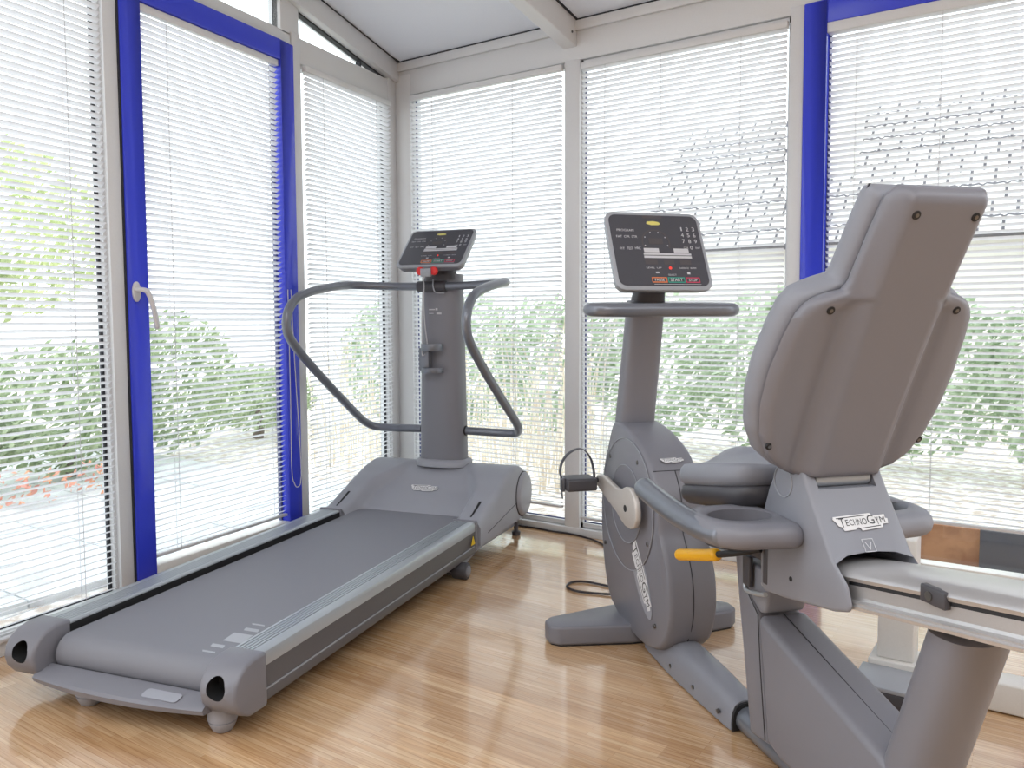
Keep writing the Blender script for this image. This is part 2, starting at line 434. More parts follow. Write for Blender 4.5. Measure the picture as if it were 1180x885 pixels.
# ceiling: two translucent-grey panels between rafters, dark gasket lines round them
ce = empty('ceiling', kind='structure')
def roofbox(name, x0, x1, y0, y1, d0, d1, m, x0b=None, bevel=0.0):
    b = B(); x0b = x0 if x0b is None else x0b
    zt = lambda y, d: 2.68 - SL * 1.011 * y + d
    P = [b.v((x0, y0, zt(y0, d0))), b.v((x1, y0, zt(y0, d0))), b.v((x1, y1, zt(y1, d0))), b.v((x0b, y1, zt(y1, d0))),
         b.v((x0, y0, zt(y0, d1))), b.v((x1, y0, zt(y0, d1))), b.v((x1, y1, zt(y1, d1))), b.v((x0b, y1, zt(y1, d1)))]
    for q in ((3, 2, 1, 0), (4, 5, 6, 7), (0, 1, 5, 4), (1, 2, 6, 5), (2, 3, 7, 6), (3, 0, 4, 7)): b.f([P[i] for i in q])
    return b.done(name, m, ce, bevel=bevel, segs=2, smooth=False)
YE = -3.0
xl = lambda y: -y * math.tan(A_)
roofbox('ceiling_panel', -0.05, 1.2, 0.02, YE, 0.0, 0.03, M_ceil, xl(YE) - 0.05)
roofbox('ceiling_panel', 1.2, 4.4, 0.02, YE, 0.0, 0.03, M_ceil)
roofbox('gasket', 0.0, 1.165, -0.002, -0.014, -0.006, 0.002, M_gasket)
roofbox('gasket', 1.245, 4.4, -0.002, -0.014, -0.006, 0.002, M_gasket)
roofbox('gasket', 0.035, 0.047, -0.002, YE, -0.006, 0.002, M_gasket, xl(YE) + 0.035 + 0.0).data
roofbox('gasket', 1.245, 1.256, -0.002, YE, -0.006, 0.002, M_gasket)
roofbox('rafter', 1.165, 1.245, 0.0, YE, -0.135, 0.001, M_white, bevel=0.006)
B().cyl((1.246, -0.055, 2.607), (1.250, -0.055, 2.607), 0.006).done('rafter_screw', M_bolt, ce)

M_wallw = noise_mat('beige_plaster', (176, 164, 154), (186, 176, 166), 2.0)
S('wall_front', B().box(0.6, 6.5, -5.5, -5.4, 0, 3.7), M_wallw)
S('wall_right', B().box(6.4, 6.5, -5.4, 0.0, 0, 3.7), M_wallw)

# windows (glass + sash + gasket) on the back wall
def back_window(n, x0, x1, z0=0.045, z1=2.475):
    e = empty('window_%d' % n, kind='structure')
    t = 0.012
    b = B().box(x0, x1, 0.01, 0.05, z0, z0 + 0.022).box(x0, x1, 0.01, 0.05, z1 - 0.022, z1).box(x0, x0 + t, 0.01, 0.05, z0, z1).box(x1 - t, x1, 0.01, 0.05, z0, z1)
    b.done('window_frame', M_white, e)
    g = B().box(x0 + t, x0 + t + .006, 0.028, 0.034, z0, z1).box(x1 - t - .006, x1 - t, 0.028, 0.034, z0, z1).box(x0, x1, 0.028, 0.034, z0 + 0.022, z0 + 0.028)
    g.done('glazing_gasket', M_bluegasket, e)
    B().box(x0 + t, x1 - t, 0.034, 0.040, z0 + 0.02, z1 - 0.02).done('glass', M_glass, e, smooth=False)
    return e
back_window(1, 0.118, 1.177); back_window(2, 1.266, 2.325)

def left_window(n, s0, s1, z0=0.05, z1=2.44):
    e = empty('window_%d' % n, kind='structure', rz=A_); t = 0.014
    b = B().box(-0.05, -0.01, -s1, -s0, z0, z0 + 0.03).box(-0.05, -0.01, -s1, -s0, z1 - 0.02, z1).box(-0.05, -0.01, -s0 - t, -s0, z0, z1).box(-0.05, -0.01, -s1, -s1 + t, z0, z1)
    b.done('window_frame', M_white, e)
    g = B().box(-0.04, -0.03, -s0 - t - .012, -s0 - t, z0, z1).box(-0.04, -0.03, -s1 + t, -s1 + t + .012, z0, z1).box(-0.04, -0.03, -s1, -s0, z0 + .03, z0 + .036)
    g.done('glazing_gasket', M_gasket, e)
    B().box(-0.046, -0.04, -s1 + t, -s0 - t, z0 + .02, z1 - .02).done('glass', M_glass, e, smooth=False)
    return e
left_window(3, 0.09, 0.868); left_window(4, 1.998, 3.25, z1=2.512)

# door 1: blue framed door in the left wall
d1 = empty('door_1', kind='structure', rz=A_)
def blue_frame(parent, axis, a0, a1, z0, z1, wd, n0, n1, bottom_white):
    """ring frame; axis 'l' = left wall local, 'b' = back wall"""
    b = B()
    def bx(bb, p0, p1, q0, q1, k0=n0, k1=n1):
        if axis == 'l': bb.box(k0, k1, -p1, -p0, q0, q1)
        else: bb.box(p0, p1, k0, k1, q0, q1)
    bx(b, a0, a0 + wd, z0, z1); bx(b, a1 - wd, a1, z0, z1); bx(b, a0 + wd, a1 - wd, z1 - wd, z1)
    b.done('door_frame', M_blue, parent, bevel=0.005, segs=2)
    c = B(); bx(c, a0 + wd, a1 - wd, z0, z0 + 0.085)
    c.done('kick_rail', M_whitep, parent, bevel=0.004, segs=2)
    g = B(); m0, m1 = (n0 + .005, n0 + .02) if axis == 'l' else (n1 - .02, n1 - .005)
    bx(g, a0 + wd, a0 + wd + .01, z0 + .085, z1 - wd, m0, m1); bx(g, a1 - wd - .01, a1 - wd, z0 + .085, z1 - wd, m0, m1)
    g.done('glazing_gasket', M_bluegasket, parent)
    gl = B(); bx(gl, a0 + wd, a1 - wd, z0 + .08, z1 - wd, m0 - .006 if axis == 'l' else m1, m0 if axis == 'l' else m1 + .006)
    gl.done('glass', M_glass, parent, smooth=False)
blue_frame(d1, 'l', 0.934, 1.930, 0.055, 2.508, 0.094, -0.05, 0.02, True)
B().box(-0.06, 0.012, -1.9385, -1.930, 0.05, 2.51).done('rebate_seal', M_gasket, d1)
# window handle
h = B().loft([[Vector((0.02 + k, -1.900 + y, 1.265 + z)) for y, z in oval(0, 0, 0.018, 0.040)] for k in (0, 0.008, 0.012)])
hp = h.done('handle_rosette', M_hand, d1, bevel=0.003)
h = B().tube(cat_path([(0.03, -1.900, 1.272), (0.06, -1.897, 1.272), (0.073, -1.886, 1.262), (0.077, -1.872, 1.225), (0.075, -1.856, 1.175), (0.073, -1.846, 1.125)], 5),
             0.0125, 14, ry=0.010, round_ends=True)
h.done('door_handle', M_hand, d1)
# door 2: blue framed door at the right of the back wall
d2 = empty('door_2', kind='structure')
blue_frame(d2, 'b', 2.383, 3.386, 0.045, 2.508, 0.096, -0.02, 0.05, True)
B().box(2.479, 3.29, -0.016, 0.03, 2.37, 2.413).done('blind_pelmet', M_white, d2, bevel=0.003)

# ------------------------------------------------------------------ venetian blinds
PITCH_S = 0.0252
def blind(kind, a0, a1, z0, z1, off, cords, label, tilt=27, rail_h=0.03, group=None):
    """kind 'l': left wall local frame (a = s), 'b': back wall"""
    e = empty('venetian_blind', (0, 0, 0), A_ if kind == 'l' else 0.0, label, 'blind', 'venetian blinds over the conservatory windows')
    def P(a, n, z):                               # n = distance into the room
        return (n, -a, z) if kind == 'l' else (a, -n, z)
    def bx(b, p0, p1, n0, n1, q0, q1):
        A0, A1 = P(p0, n0, q0), P(p1, n1, q1)
        b.box(min(A0[0], A1[0]), max(A0[0], A1[0]), min(A0[1], A1[1]), max(A0[1], A1[1]), q0, q1)
    b = B(); bx(b, a0, a1, off - 0.014, off + 0.014, z1 - rail_h, z1); b.done('headrail', M_white, e, bevel=0.002, segs=2)
    b = B(); bx(b, a0, a1, off - 0.012, off + 0.012, z0, z0 + 0.012); b.done('bottom_rail', M_hand, e, bevel=0.002, segs=2)
    s = B(); n = int((z1 - rail_h - z0 - 0.03) / PITCH_S) + 1; t = math.radians(tilt); hw = 0.0125
    rnd = random.Random(a0 * 100 + a1)
    for i in range(n):
        zc_ = z0 + 0.026 + i * PITCH_S; t = math.radians(31 if kind == 'l' else tilt); tt = t + math.radians(rnd.uniform(-2, 2))
        prof = []
        for k in range(5):
            q = -1 + 2 * k / 4; cr_ = 0.0016 * (1 - q * q)         # inner edge high, outer edge low, crowned
            prof.append((off + q * hw * math.cos(tt) - cr_ * math.sin(tt), zc_ + q * hw * math.sin(tt) + cr_ * math.cos(tt)))
        A0 = [s.v(P(a0 + .002, y, z)) for y, z in prof]; A1 = [s.v(P(a1 - .002, y, z)) for y, z in prof]
        for k in range(4): s.f([A0[k], A1[k], A1[k + 1], A0[k + 1]])
    bm = s.bm; me = bpy.data.meshes.new('slats'); bm.to_mesh(me); bm.free(); me.shade_smooth(); me.materials.append(M_slat)
    o = bpy.data.objects.new('slats', me); COL.objects.link(o); o.parent = e
    c = B()
    for a in cords:
        for dn in (-0.0125, 0.0125):
            A0, A1 = P(a - .0008, off + dn - .0008, z0), P(a + .0008, off + dn + .0008, z1 - .01)
            c.box(min(A0[0], A1[0]), max(A0[0], A1[0]), min(A0[1], A1[1]), max(A0[1], A1[1]), z0 + .005, z1 - .01)
    c.done('ladder_cord', M_cord, e, smooth=False)
    return e
blind('b', 0.128, 1.167, 0.14, 2.465, 0.016, (0.30, 0.86), 'white venetian blind left of the white mullion, behind the treadmill console')
blind('b', 1.280, 2.315, 0.095, 2.452, 0.016, (1.42, 1.72, 2.11), 'white venetian blind behind the bike console, between white mullion and right blue door')
blind('b', 2.487, 3.282, 0.30, 2.412, 0.0, (2.92, 2.60), 'white venetian blind on the right blue door, behind the bike backrest')
blind('l', 0.10, 0.858, 0.10, 2.432, 0.018, (0.25, 0.72), 'narrow white venetian blind between the left blue door and the room corner')
blind('l', 1.034, 1.830, 0.168, 2.412, -0.004, (1.10, 1.70), 'white venetian blind on the left blue door with the lever handle')
blind('l', 2.02, 3.24, 0.055, 2.50, 0.018, (2.17, 3.05), 'wide white venetian blind at the far left, above the treadmill end')
# operating chain of the blind on door 1
ch = B().tube(cat_path([(0.055, -1.052, 1.30), (0.056, -1.05, 0.8), (0.056, -1.052, 0.42), (0.057, -1.035, 0.335), (0.058, -1.012, 0.315),
                        (0.058, -0.99, 0.34), (0.057, -0.985, 0.45), (0.056, -1.012, 0.9), (0.055, -1.03, 1.30)], 8), 0.0022, 8)
o = ch.done('blind_cord', M_cord, None); o.rotation_euler = (0, 0, A_)
tag(o, 'pale looped pull cord hanging on the left blue door beside the treadmill rail', 'cord')

# ------------------------------------------------------------------ TREADMILL
T = empty('treadmill', (1.115, -2.41, 0), math.radians(13.9),
          'grey treadmill with black belt, handrails and console, standing along the left windows', 'treadmill')
# belt and deck
r = 0.056
prof = [(1.80, 0.175)]
for k in range(13):
    a = math.radians(90 + 180 * k / 12); prof.append((0.035 + r * math.cos(a), 0.131 + r * math.sin(a)))
prof += [(1.80, 0.075)]
prof[0] = (1.80, 0.187)
B().prism(prof, 'x', -0.290, 0.290).done('running_belt', M_belt, T, angle=50)
B().box(-0.325, -0.286, 0.03, 1.78, 0.09, 0.168).box(0.286, 0.325, 0.03, 1.78, 0.09, 0.168).done('deck_edge', M_black, T)
for (x0, x1, y0, y1, k) in ((0.196, 0.25, 0.050, 0.060, 0.03), (0.192, 0.245, 0.088, 0.108, 0.03), (0.198, 0.275, 0.135, 0.198, 0.0), (0.205, 0.265, 0.222, 0.243, 0.0), (0.200, 0.255, 0.270, 0.280, 0)):
    B().plate((0, 0, 0.1873), (1, 0, 0), (0, 1, 0), [(x0 + .008, y0), (x1, y0), (x1 - .008, y1), (x0, y1)], 0.0003).done('belt_stripe', M_mark, T, smooth=False)
# side rails
def rail_top(sg):
    xs = []; n = 5; x0, x1 = 0.308, 0.415
    pts = [(x0, 0.172), (x0, 0.208), (x0 + .006, 0.213)]
    w_ = .0125
    for i in range(n):
        xa = x0 + .016 + i * w_
        pts += [(xa, 0.214), (xa + .0008, 0.2075), (xa + .0042, 0.2075), (xa + .005, 0.214)]
    pts += [(x1 - .012, 0.214), (x1 - .002, 0.210), (x1 + .002, 0.200), (x1 + .002, 0.172)]
    return [(sg * x, z) for x, z in pts]
for sg in (-1, 1):
    B().prism(rail_top(sg), 'y', 0.03, 1.605).done('foot_rail', M_alu, T, angle=25)
    B().prism([(sg * 0.32, 0.10), (sg * 0.32, 0.173), (sg * 0.414, 0.173), (sg * 0.414, 0.104), (sg * 0.419, 0.100), (sg * 0.421, 0.075), (sg * 0.412, 0.066), (sg * 0.33, 0.066)],
              'y', 0.03, 1.60).done('rail_side_panel', M_skirt, T, bevel=0.002, segs=2)
    B().box(sg * 0.4145, sg * 0.4175, 0.05, 1.59, 0.100, 0.105).done('trim_strip', M_bezel, T)
    B().box(sg * .3065, sg * .3078, .03, 1.60, .165, .204).done('rail_gap_shade', M_black, T)  # black strip added to darken the gap beside the belt, standing in for shade
    # collar at the hood end of the rail
    b = B()
    x0, x1 = sorted((sg * 0.303, sg * 0.423)); 
    b.box(x0, x1, 1.598, 1.618, 0.078, 0.2195)
    b.done('rail_collar', M_shell, T, bevel=0.006)
B().plate((0.4195, 1.565, 0.118), (0, -1, 0), (0, 0, 1), [(-0.022, 0), (0.022, 0), (0.0, 0.04)], -0.0015).done('warning_label', M_warn, T, smooth=False)
# end caps: rounded, with a round hole
for sg in (-1, 1):
    side = [(0.055, 0.219), (0.0, 0.219), (-0.035, 0.211), (-0.062, 0.194), (-0.080, 0.168), (-0.086, 0.140), (-0.078, 0.108), (-0.055, 0.080), (-0.02, 0.062), (0.055, 0.060)]
    a, b_ = sorted((sg * 0.306, sg * 0.428))
    bb = B().prism(side, 'x', a, b_)
    o = bb.done('end_cap', M_shell, T, bevel=0.010, segs=3)
    cx = sg * 0.362
    boolean(o, B().cyl((cx, -0.12, 0.150), (cx, -0.035, 0.160), 0.031), dark=True)  # cut faces coloured black to stand for the shade inside the hole
    o.data.shade_smooth(); o.data.set_sharp_from_angle(angle=math.radians(35))
# rear lip below the belt
rings = []
for i in range(25):
    u_ = -0.315 + 0.63 * i / 24; q = u_ / 0.315; bow = 0.026 * (1 - q * q)
    zb = 0.070 - 0.004 * (1 - q * q)
    rings.append([Vector((u_, y, z)) for y, z in ((0.05, zb), (0.05, 0.070), (-0.024, 0.108), (-0.075 - bow, 0.094), (-0.083 - bow, 0.087), (-0.078 - bow, zb + .004), (-0.05, zb))])
B().loft(rings).done('rear_lip', M_shell, T, angle=30)
B().plate((0, 0, 0), (1, 0, 0), (0, .97, .24), rrect(0.10, 0.225, -0.085, -0.050, 0.012), 0.002).done('rating_plate', M_hood, T, smooth=False).location = (0.0, -0.002, 0.1165)
# feet
for (fx, fy) in ((-0.165, -0.012), (0.318, -0.005)):
    B().lathe([(0.0, 0.0), (0.022, 0.0), (0.028, 0.004), (0.037, 0.022), (0.039, 0.030), (0.0365, 0.031), (0.0365, 0.034), (0.041, 0.035), (0.042, 0.075), (0, 0.075)], (fx, fy, 0)).done('levelling_foot', M_hood, T)
# transport wheels and lift frame
for sg in (-1, 1):
    B().cyl((sg * 0.385, 1.43, 0.038), (sg * 0.452, 1.43, 0.038), 0.037, 32).done('transport_wheel', M_dark, T, bevel=0.005)
    B().cyl((sg * 0.448, 1.43, 0.038), (sg * 0.457, 1.43, 0.038), 0.024, 24).done('wheel_cap', M_shell, T, bevel=0.003)
    a, b_ = sorted((sg * 0.36, sg * 0.395))
    B().prism([(1.40, 0.03), (1.46, 0.07), (1.70, 0.10), (2.22, 0.085), (2.22, 0.05), (1.70, 0.06), (1.46, 0.02)], 'x', a, b_).done('lift_arm', M_hood, T, bevel=0.004)
    B().lathe([(0, 0), (0.022, 0), (0.024, 0.02), (0.012, 0.026), (0.012, 0.07), (0, 0.07)], (sg * 0.40, 2.20, 0)).done('levelling_foot', M_dark, T)
B().cyl((-0.40, 1.43, 0.038), (0.40, 1.43, 0.038), 0.024).done('wheel_axle', M_dark, T)

# motor hood: one continuous shell
def smooth(a, b, x):
    t = min(max((x - a) / (b - a), 0), 1); return t * t * (3 - 2 * t)
def interp(pts, x):
    if x <= pts[0][0]: return pts[0][1]
    for (x0, y0), (x1, y1) in zip(pts, pts[1:]):
        if x <= x1:
            t = (x - x0) / (x1 - x0); t = t * t * (3 - 2 * t) * 0.35 + t * 0.65; return y0 + (y1 - y0) * t
    return pts[-1][1]
HO = [(1.62, .205), (1.68, .222), (1.80, .270), (1.95, .330), (2.06, .366), (2.13, .380), (2.20, .378), (2.25, .360), (2.295, .32), (2.322, .27), (2.335, .21)]
HI = [(1.62, .10), (1.74, .120), (1.77, .19), (1.84, .222), (1.93, .262), (2.00, .305), (2.05, .340), (2.10, .362), (2.14, .380), (2.41, .40)]
_itp = interp
def sm(pts, x, h):
    return sum(_itp(pts, x + h * k / 4) for k in range(-4, 5)) / 9
def hood_z(u_, v_):
    ho = sm(HO, v_, .03 if v_ < 2.24 else .03 * max(0, (2.335 - v_) / .095)); hi = sm(HI, v_, .022 if v_ > 1.80 else .004)
    au = abs(u_)
    edge = 0.295 - 0.10 * smooth(1.86, 2.10, v_)
    k = smooth(edge - 0.026, edge + 0.010, au)
    zi = min(hi, ho); z = zi * (1 - k) + ho * k
    rr = smooth(0.405, 0.432, au); return z - 0.030 * rr * rr
def hood_z_old(u_, v_):
    au = abs(u_)
    # scoop opening narrows towards its arched back edge
    edge = 0.295 - 0.10 * smooth(1.86, 2.10, v_) 
    k = smooth(edge - 0.026, edge + 0.010, au)
    zi = min(interp(HI, v_), interp(HO, v_)) if v_ < 2.13 else interp(HO, v_)
    z = zi * (1 - k) + interp(HO, v_) * k
    rr = smooth(0.405, 0.432, au); return z - 0.030 * rr * rr
b = B(); NU, NV = 64, 60; grid = []
for i in range(NU + 1):
    u_ = -0.432 + 0.864 * i / NU; row = []
    for j in range(NV + 1):
        v_ = 1.625 + (2.335 - 1.625) * j / NV
        row.append(b.v((u_, v_, hood_z(u_, v_))))
    grid.append(row)
for i in range(NU):
    for j in range(NV): b.f([grid[i][j], grid[i + 1][j], grid[i + 1][j + 1], grid[i][j + 1]])
def zbot(v_): return 0.095 if v_ < 2.2 else 0.095 + (v_ - 2.2) * 0.35
bot = []
for i in (0, NU):
    col = [b.v((grid[i][j].co.x, grid[i][j].co.y, min(zbot(grid[i][j].co.y), grid[i][j].co.z - .004))) for j in range(NV + 1)]
    for j in range(NV): b.f([grid[i][j], grid[i][j + 1], col[j + 1], col[j]])
    bot.append(col)
for i in range(NU):        # closed front edge under the nose
    pass
fcol = [bot[0][0]] + [b.v((grid[i][0].co.x, 1.625, 0.095)) for i in range(1, NU)] + [bot[1][0]]
for i in range(NU): b.f([grid[i][0], grid[i + 1][0], fcol[i + 1], fcol[i]])
back0 = [grid[i][NV] for i in range(NU + 1)]; fr0 = [grid[i][0] for i in range(NU + 1)]
bb0 = [bot[0][NV]] + [b.v((grid[i][NV].co.x, 2.335, zbot(2.335))) for i in range(1, NU)] + [bot[1][NV]]
for i in range(NU): b.f([back0[i], back0[i + 1], bb0[i + 1], bb0[i]])
hood = b.done('motor_hood', M_hood, T, angle=60)
for sg in (-1, 1):
    b = B(); x0 = sg * 0.432
    b.loft([[Vector((x0 + sg * k, 2.222 + y * q, 0.222 + z * q)) for y, z in oval(0, 0, 0.108, 0.116, 40)] for k, q in ((0, 1.0), (0.006, 1.0), (0.016, 0.93), (0.020, 0.8))])
    b.done('hood_end_disc', M_hood, T)
    b = B().loft([[Vector((x0 + sg * k, 2.222 + y, 0.222 + z)) for y, z in oval(0, 0, 0.112, 0.120, 40)] for k in (0.0, 0.003)])
    b.done('disc_gap', M_black, T)
    # seam line from the rail towards the disc and the dark slot near the rail end
    B().box(x0 - .001, x0 + .0012, 1.72, 2.16, 0, 0.0025).done('hood_seam', M_gasket, T).location = (0, 0, 0)
    hs = T.children[-1] if T.children else None
    us = sg * 0.366; pts = [(us - sg * 0.0, 1.665, hood_z(us, 1.665) + .001), (us, 1.70, hood_z(us, 1.70) + .001), (us, 1.74, hood_z(us, 1.74) + .001), (us, 1.785, hood_z(us, 1.785) + .001)]
    B().tube(pts, 0.0065, 10, ry=0.002, rs=[.6, .8, 1, 1.1]).done('adjuster_slot', M_black, T)
for ob in [o for o in bpy.data.objects if o.name.startswith('hood_seam')]:
    bm = bmesh.new(); bm.from_mesh(ob.data)
    for v in bm.verts: v.co.z += 0.135 + (v.co.y - 1.72) / 0.44 * 0.06
    bm.to_mesh(ob.data); bm.free()
lx = -0.092
logo(T, (lx, 1.925, hood_z(0, 1.925) + 0.004), (1, 0, 0), (0, 0.82, 0.57), 0.155)
# column
def col_ring(z):
    k = (z - 0.36) / (1.40 - 0.36); a = 0.130 - 0.020 * k; bb_ = 0.082 - 0.012 * k
    return superring(0.0, 2.165 - 0.0 * k, z, a, bb_, 2.9, 44)
B().loft([col_ring(0.36 + 1.03 * i / 10) for i in range(11)]).done('column', M_shell, T, angle=50)
B().loft([superring(0, 2.165, 0.365, .150, .112, 2.6, 44), superring(0, 2.165, 0.386, .152, .112, 2.6, 44), superring(0, 2.165, 0.397, .145, .100, 2.7, 44), superring(0, 2.165, 0.402, .134, .088, 2.8, 44)]).done('column_collar', M_hood, T, angle=50)
for x0, x1, z0, z1 in ((-.046, -.012, 1.200, 1.206), (-.008, .004, 1.199, 1.210), (-.046, -.02, 1.180, 1.184), (-.002, .026, 1.177, 1.187)):
    B().box(x0, x1, 2.0868, 2.0885, z0, z1).done('column_print', M_print, T, smooth=False)
# handrails
def handrail(sg):
    pts = [(0.02, 2.082, 1.324), (0.20, 2.080, 1.327), (0.33, 2.055, 1.331), (0.42, 1.99, 1.333), (0.452, 1.91, 1.331), (0.46, 1.78, 1.316), (0.46, 1.62, 1.290), (0.46, 1.50, 1.255),
           (0.46, 1.430, 1.195), (0.46, 1.412, 1.12), (0.46, 1.455, 1.045), (0.46, 1.62, 0.915), (0.46, 1.82, 0.775), (0.46, 2.02, 0.640), (0.452, 2.10, 0.586), (0.42, 2.15, 0.556), (0.34, 2.165, 0.550), (0.20, 2.165, 0.552), (0.118, 2.165, 0.553)]
    pts = [(sg * x, y, z) for x, y, z in pts]
    b = B().tube(cat_path(pts, 6), 0.0215, 18)
    b.done('handrail', M_tube, T, angle=60)
    B().cyl((sg * .115, 2.165, .553), (sg * .132, 2.165, .553), .026).done('rail_socket', M_black, T)
handrail(-1); handrail(1)
B().cyl((-0.105, 2.082, 1.324), (0.06, 2.082, 1.324), 0.029, 28).done('rail_clamp', M_dark, T, bevel=0.004)
B().tube(cat_path([(-0.005, 2.058, 1.36), (-0.002, 2.048, 1.325), (0.010, 2.052, 1.292), (0.05, 2.075, 1.288)], 5), 0.0035, 8).done('wire_hook', M_bezel, T)
# holder on the column
b = B(); hx, hy = -0.022, 2.075
for z0, z1, a in ((0.985, 1.022, 1.0), (0.868, 0.895, 1.0)):
    rg = []
    for k in range(21):
        t = PI + PI * k / 20
        rg.append((hx + 0.062 * math.cos(t), hy + 0.062 * math.sin(t)))
    for k in range(20, -1, -1):
        t = PI + PI * k / 20
        rg.append((hx + 0.055 * math.cos(t), hy + 0.055 * math.sin(t)))
    b.prism(rg, 'z', z0, z1)
b.prism([(hx + 0.055 * math.cos(PI + PI * k / 20), hy + 0.055 * math.sin(PI + PI * k / 20)) for k in range(21)], 'z', 0.868, 0.876)
b.box(hx - .06, hx - .005, 2.035, 2.075, .88, 1.0)
b.done('bottle_holder', M_tube, T, bevel=0.0012, segs=2)

# ------------------------------------------------------------------ console (shared design)
def console(parent, p_bot, p_top, half, L_back, treadmill):
    """p_bot, p_top: centre of the lower and upper face edge (y,z) in the machine frame. The face looks back to the user (-y, +z)."""
    yb, zb_ = p_bot; yt, zt = p_top
    ey = Vector((0, yt - yb, zt - zb_)); H = ey.length; ey.normalize(); ex = Vector((1, 0, 0)); nn = ex.cross(ey)   # towards the user/up
    o = Vector((0, yb, zb_))
    T3 = lambda x, y, d: o + ex * x + ey * y + nn * d
    def ring(d, gx, gy, r, x_sh=0):
        return [T3(x, y, d) for x, y in rrect(-half - gx, half + gx, -gy, H + gy, r, 7)]
    b = B().loft([ring(-0.055, -0.03, -0.03, 0.02), ring(-0.045, -0.008, -0.008, 0.03), ring(-0.012, 0.004, 0.004, 0.034)])
    con = b.done('console', M_shell, parent, angle=50)
    b = B().loft([ring(-0.012, 0.004, 0.004, 0.034), ring(-0.002, 0.004, 0.004, 0.034), ring(0.0, 0.001, 0.001, 0.032)])
    b.done('bezel', M_bezel, con, angle=50)
    ib = [(x, y) for x, y in rrect(-half + .008, half - .008, .010, H - .008, 0.026, 7)]
    B().plate(T3(0, 0, 0.0005), ex, ey, ib, 0.001).done('console_face', M_face, con, smooth=False)
    W = 2 * half; q = lambda fx, fy: (fx * W - half, fy * H)      # fraction coords, origin lower left
    def rect(bb, x0, x1, y0, y1, lift=.0018, th=.0004):
        a = q(x0, y0); c = q(x1, y1); bb.plate(T3(0, 0, lift), ex, ey, [(a[0], a[1]), (c[0], a[1]), (c[0], c[1]), (a[0], c[1])], th)
    def txt(bb, s, x0, x1, y0, y1, lift=.0021):
        a = q(x0, y0); c = q(x1, y1); add_text(bb, s, T3(0, 0, lift), ex, ey, a[0], c[0], a[1], c[1])
    b = B(); rect(b, .39, .60, .93, 1.0 - .03, .0016); b.done('sensor_window', M_screen, con, smooth=False)
    b = B(); pts = [(.42, .855), (.43, .885), (.50, .892), (.555, .88), (.57, .855), (.55, .84), (.47, .838)]
    b.plate(T3(0, 0, .0018), ex, ey, [q(*p) for p in pts], .0006); b.done('yellow_badge', M_badge, con, smooth=False)
    # gauge: arc with ticks, display and bar below
    b = B(); cx, cy_ = .485, .60; n = 40
    for i in range(n):
        a0, a1 = math.radians(-25 + 230 * i / n), math.radians(-25 + 230 * (i + 1) / n)
        R0, R1 = .137 * W, .152 * W; c0 = q(cx, cy_)
        b.plate(T3(0, 0, .0018), ex, ey, [(c0[0] + R0 * math.cos(a0), c0[1] + R0 * math.sin(a0)), (c0[0] + R1 * math.cos(a0), c0[1] + R1 * math.sin(a0)),
                                          (c0[0] + R1 * math.cos(a1), c0[1] + R1 * math.sin(a1)), (c0[0] + R0 * math.cos(a1), c0[1] + R0 * math.sin(a1))], .0004)
    b.done('gauge_ring', M_screen, con, smooth=False)
    b = B()
    for a in (-15, 30, 70, 110, 150, 195):
        c0 = q(cx, cy_); R0 = .125 * W; x = c0[0] + R0 * math.cos(math.radians(a)); y = c0[1] + R0 * math.sin(math.radians(a))
        b.plate(T3(0, 0, .0018), ex, ey, [(x - .0018, y - .0018), (x + .0018, y - .0018), (x + .0018, y + .0018), (x - .0018, y + .0018)], .0004)
        b.done('gauge_tick', M_print, con, smooth=False); b = B()
    for a_ in ((.33, .84, .395, .425), (.33, .84, .435, .46), (.34, .50, .47, .525)):
        b = B(); rect(b, *a_); b.done('profile_bar', M_print, con, smooth=False)
    b = B(); rect(b, .66, .82, .47, .525)
    b.done('profile_bar', M_print, con, smooth=False)
    for a_ in ((.41, .56, .58, .66), (.33, .46, .31, .37), (.53, .64, .31, .37), (.70, .82, .31, .37)):
        b = B(); rect(b, *a_); b.done('display_window', M_screen, con, smooth=False)
    b = B(); c0 = q(.585, .265); b.plate(T3(0, 0, .0018), ex, ey, oval(c0[0], c0[1], .0055, .0055, 12), .0008); b.done('red_led', M_led, con, smooth=False)
    b = B()
    for i, s in enumerate('123456789'):
        r_, c = divmod(i, 3); x = .775 + .065 * c; y = .765 - .082 * r_
        txt(b, s, x + (.009 if s == '1' else 0), x + (.021 if s == '1' else .028), y, y + .052)
    txt(b, 'CLR', .775, .825, .525, .55); txt(b, '0', .845, .872, .515, .565); txt(b, 'ENT', .905, .955, .525, .55)
    b.done('keypad_digits', M_print, con, smooth=False)
    b = B(); txt(b, 'PROGRAM', .09, .27, .745, .775)
    b.done('programme_title', M_print, con, smooth=False); b = B()
    for i, s in enumerate(('FAT', 'CPR', 'CTR')): txt(b, s, .075 + .08 * i, .135 + .08 * i, .66, .69)
    b.done('programme_print', M_print, con, smooth=False); b = B()
    txt(b, 'FIT', .09, .14, .50, .53); txt(b, 'TEST', .165, .225, .50, .535); txt(b, 'HRC', .25, .31, .505, .54)
    b.done('programme_print', M_print, con, smooth=False); b = B()
    txt(b, 'LEVEL', .33, .42, .255, .275); txt(b, 'UP', .44, .49, .255, .275)
    rect(b, .42, .455, .195, .215); b.done('level_print', M_print, con, smooth=False); b = B()
    txt(b, 'CADENCE', .68, .78, .255, .275); txt(b, 'RPM', .80, .86, .255, .275)
    rect(b, .755, .785, .185, .215); b.done('cadence_print', M_print, con, smooth=False)
    b = B(); txt(b, 'SELECT', .545, .635, .165, .185); b.done('select_print', M_print, con, smooth=False)
    b = B(); rect(b, .38, .88, .052, .056); b.done('panel_line', M_print, con, smooth=False)
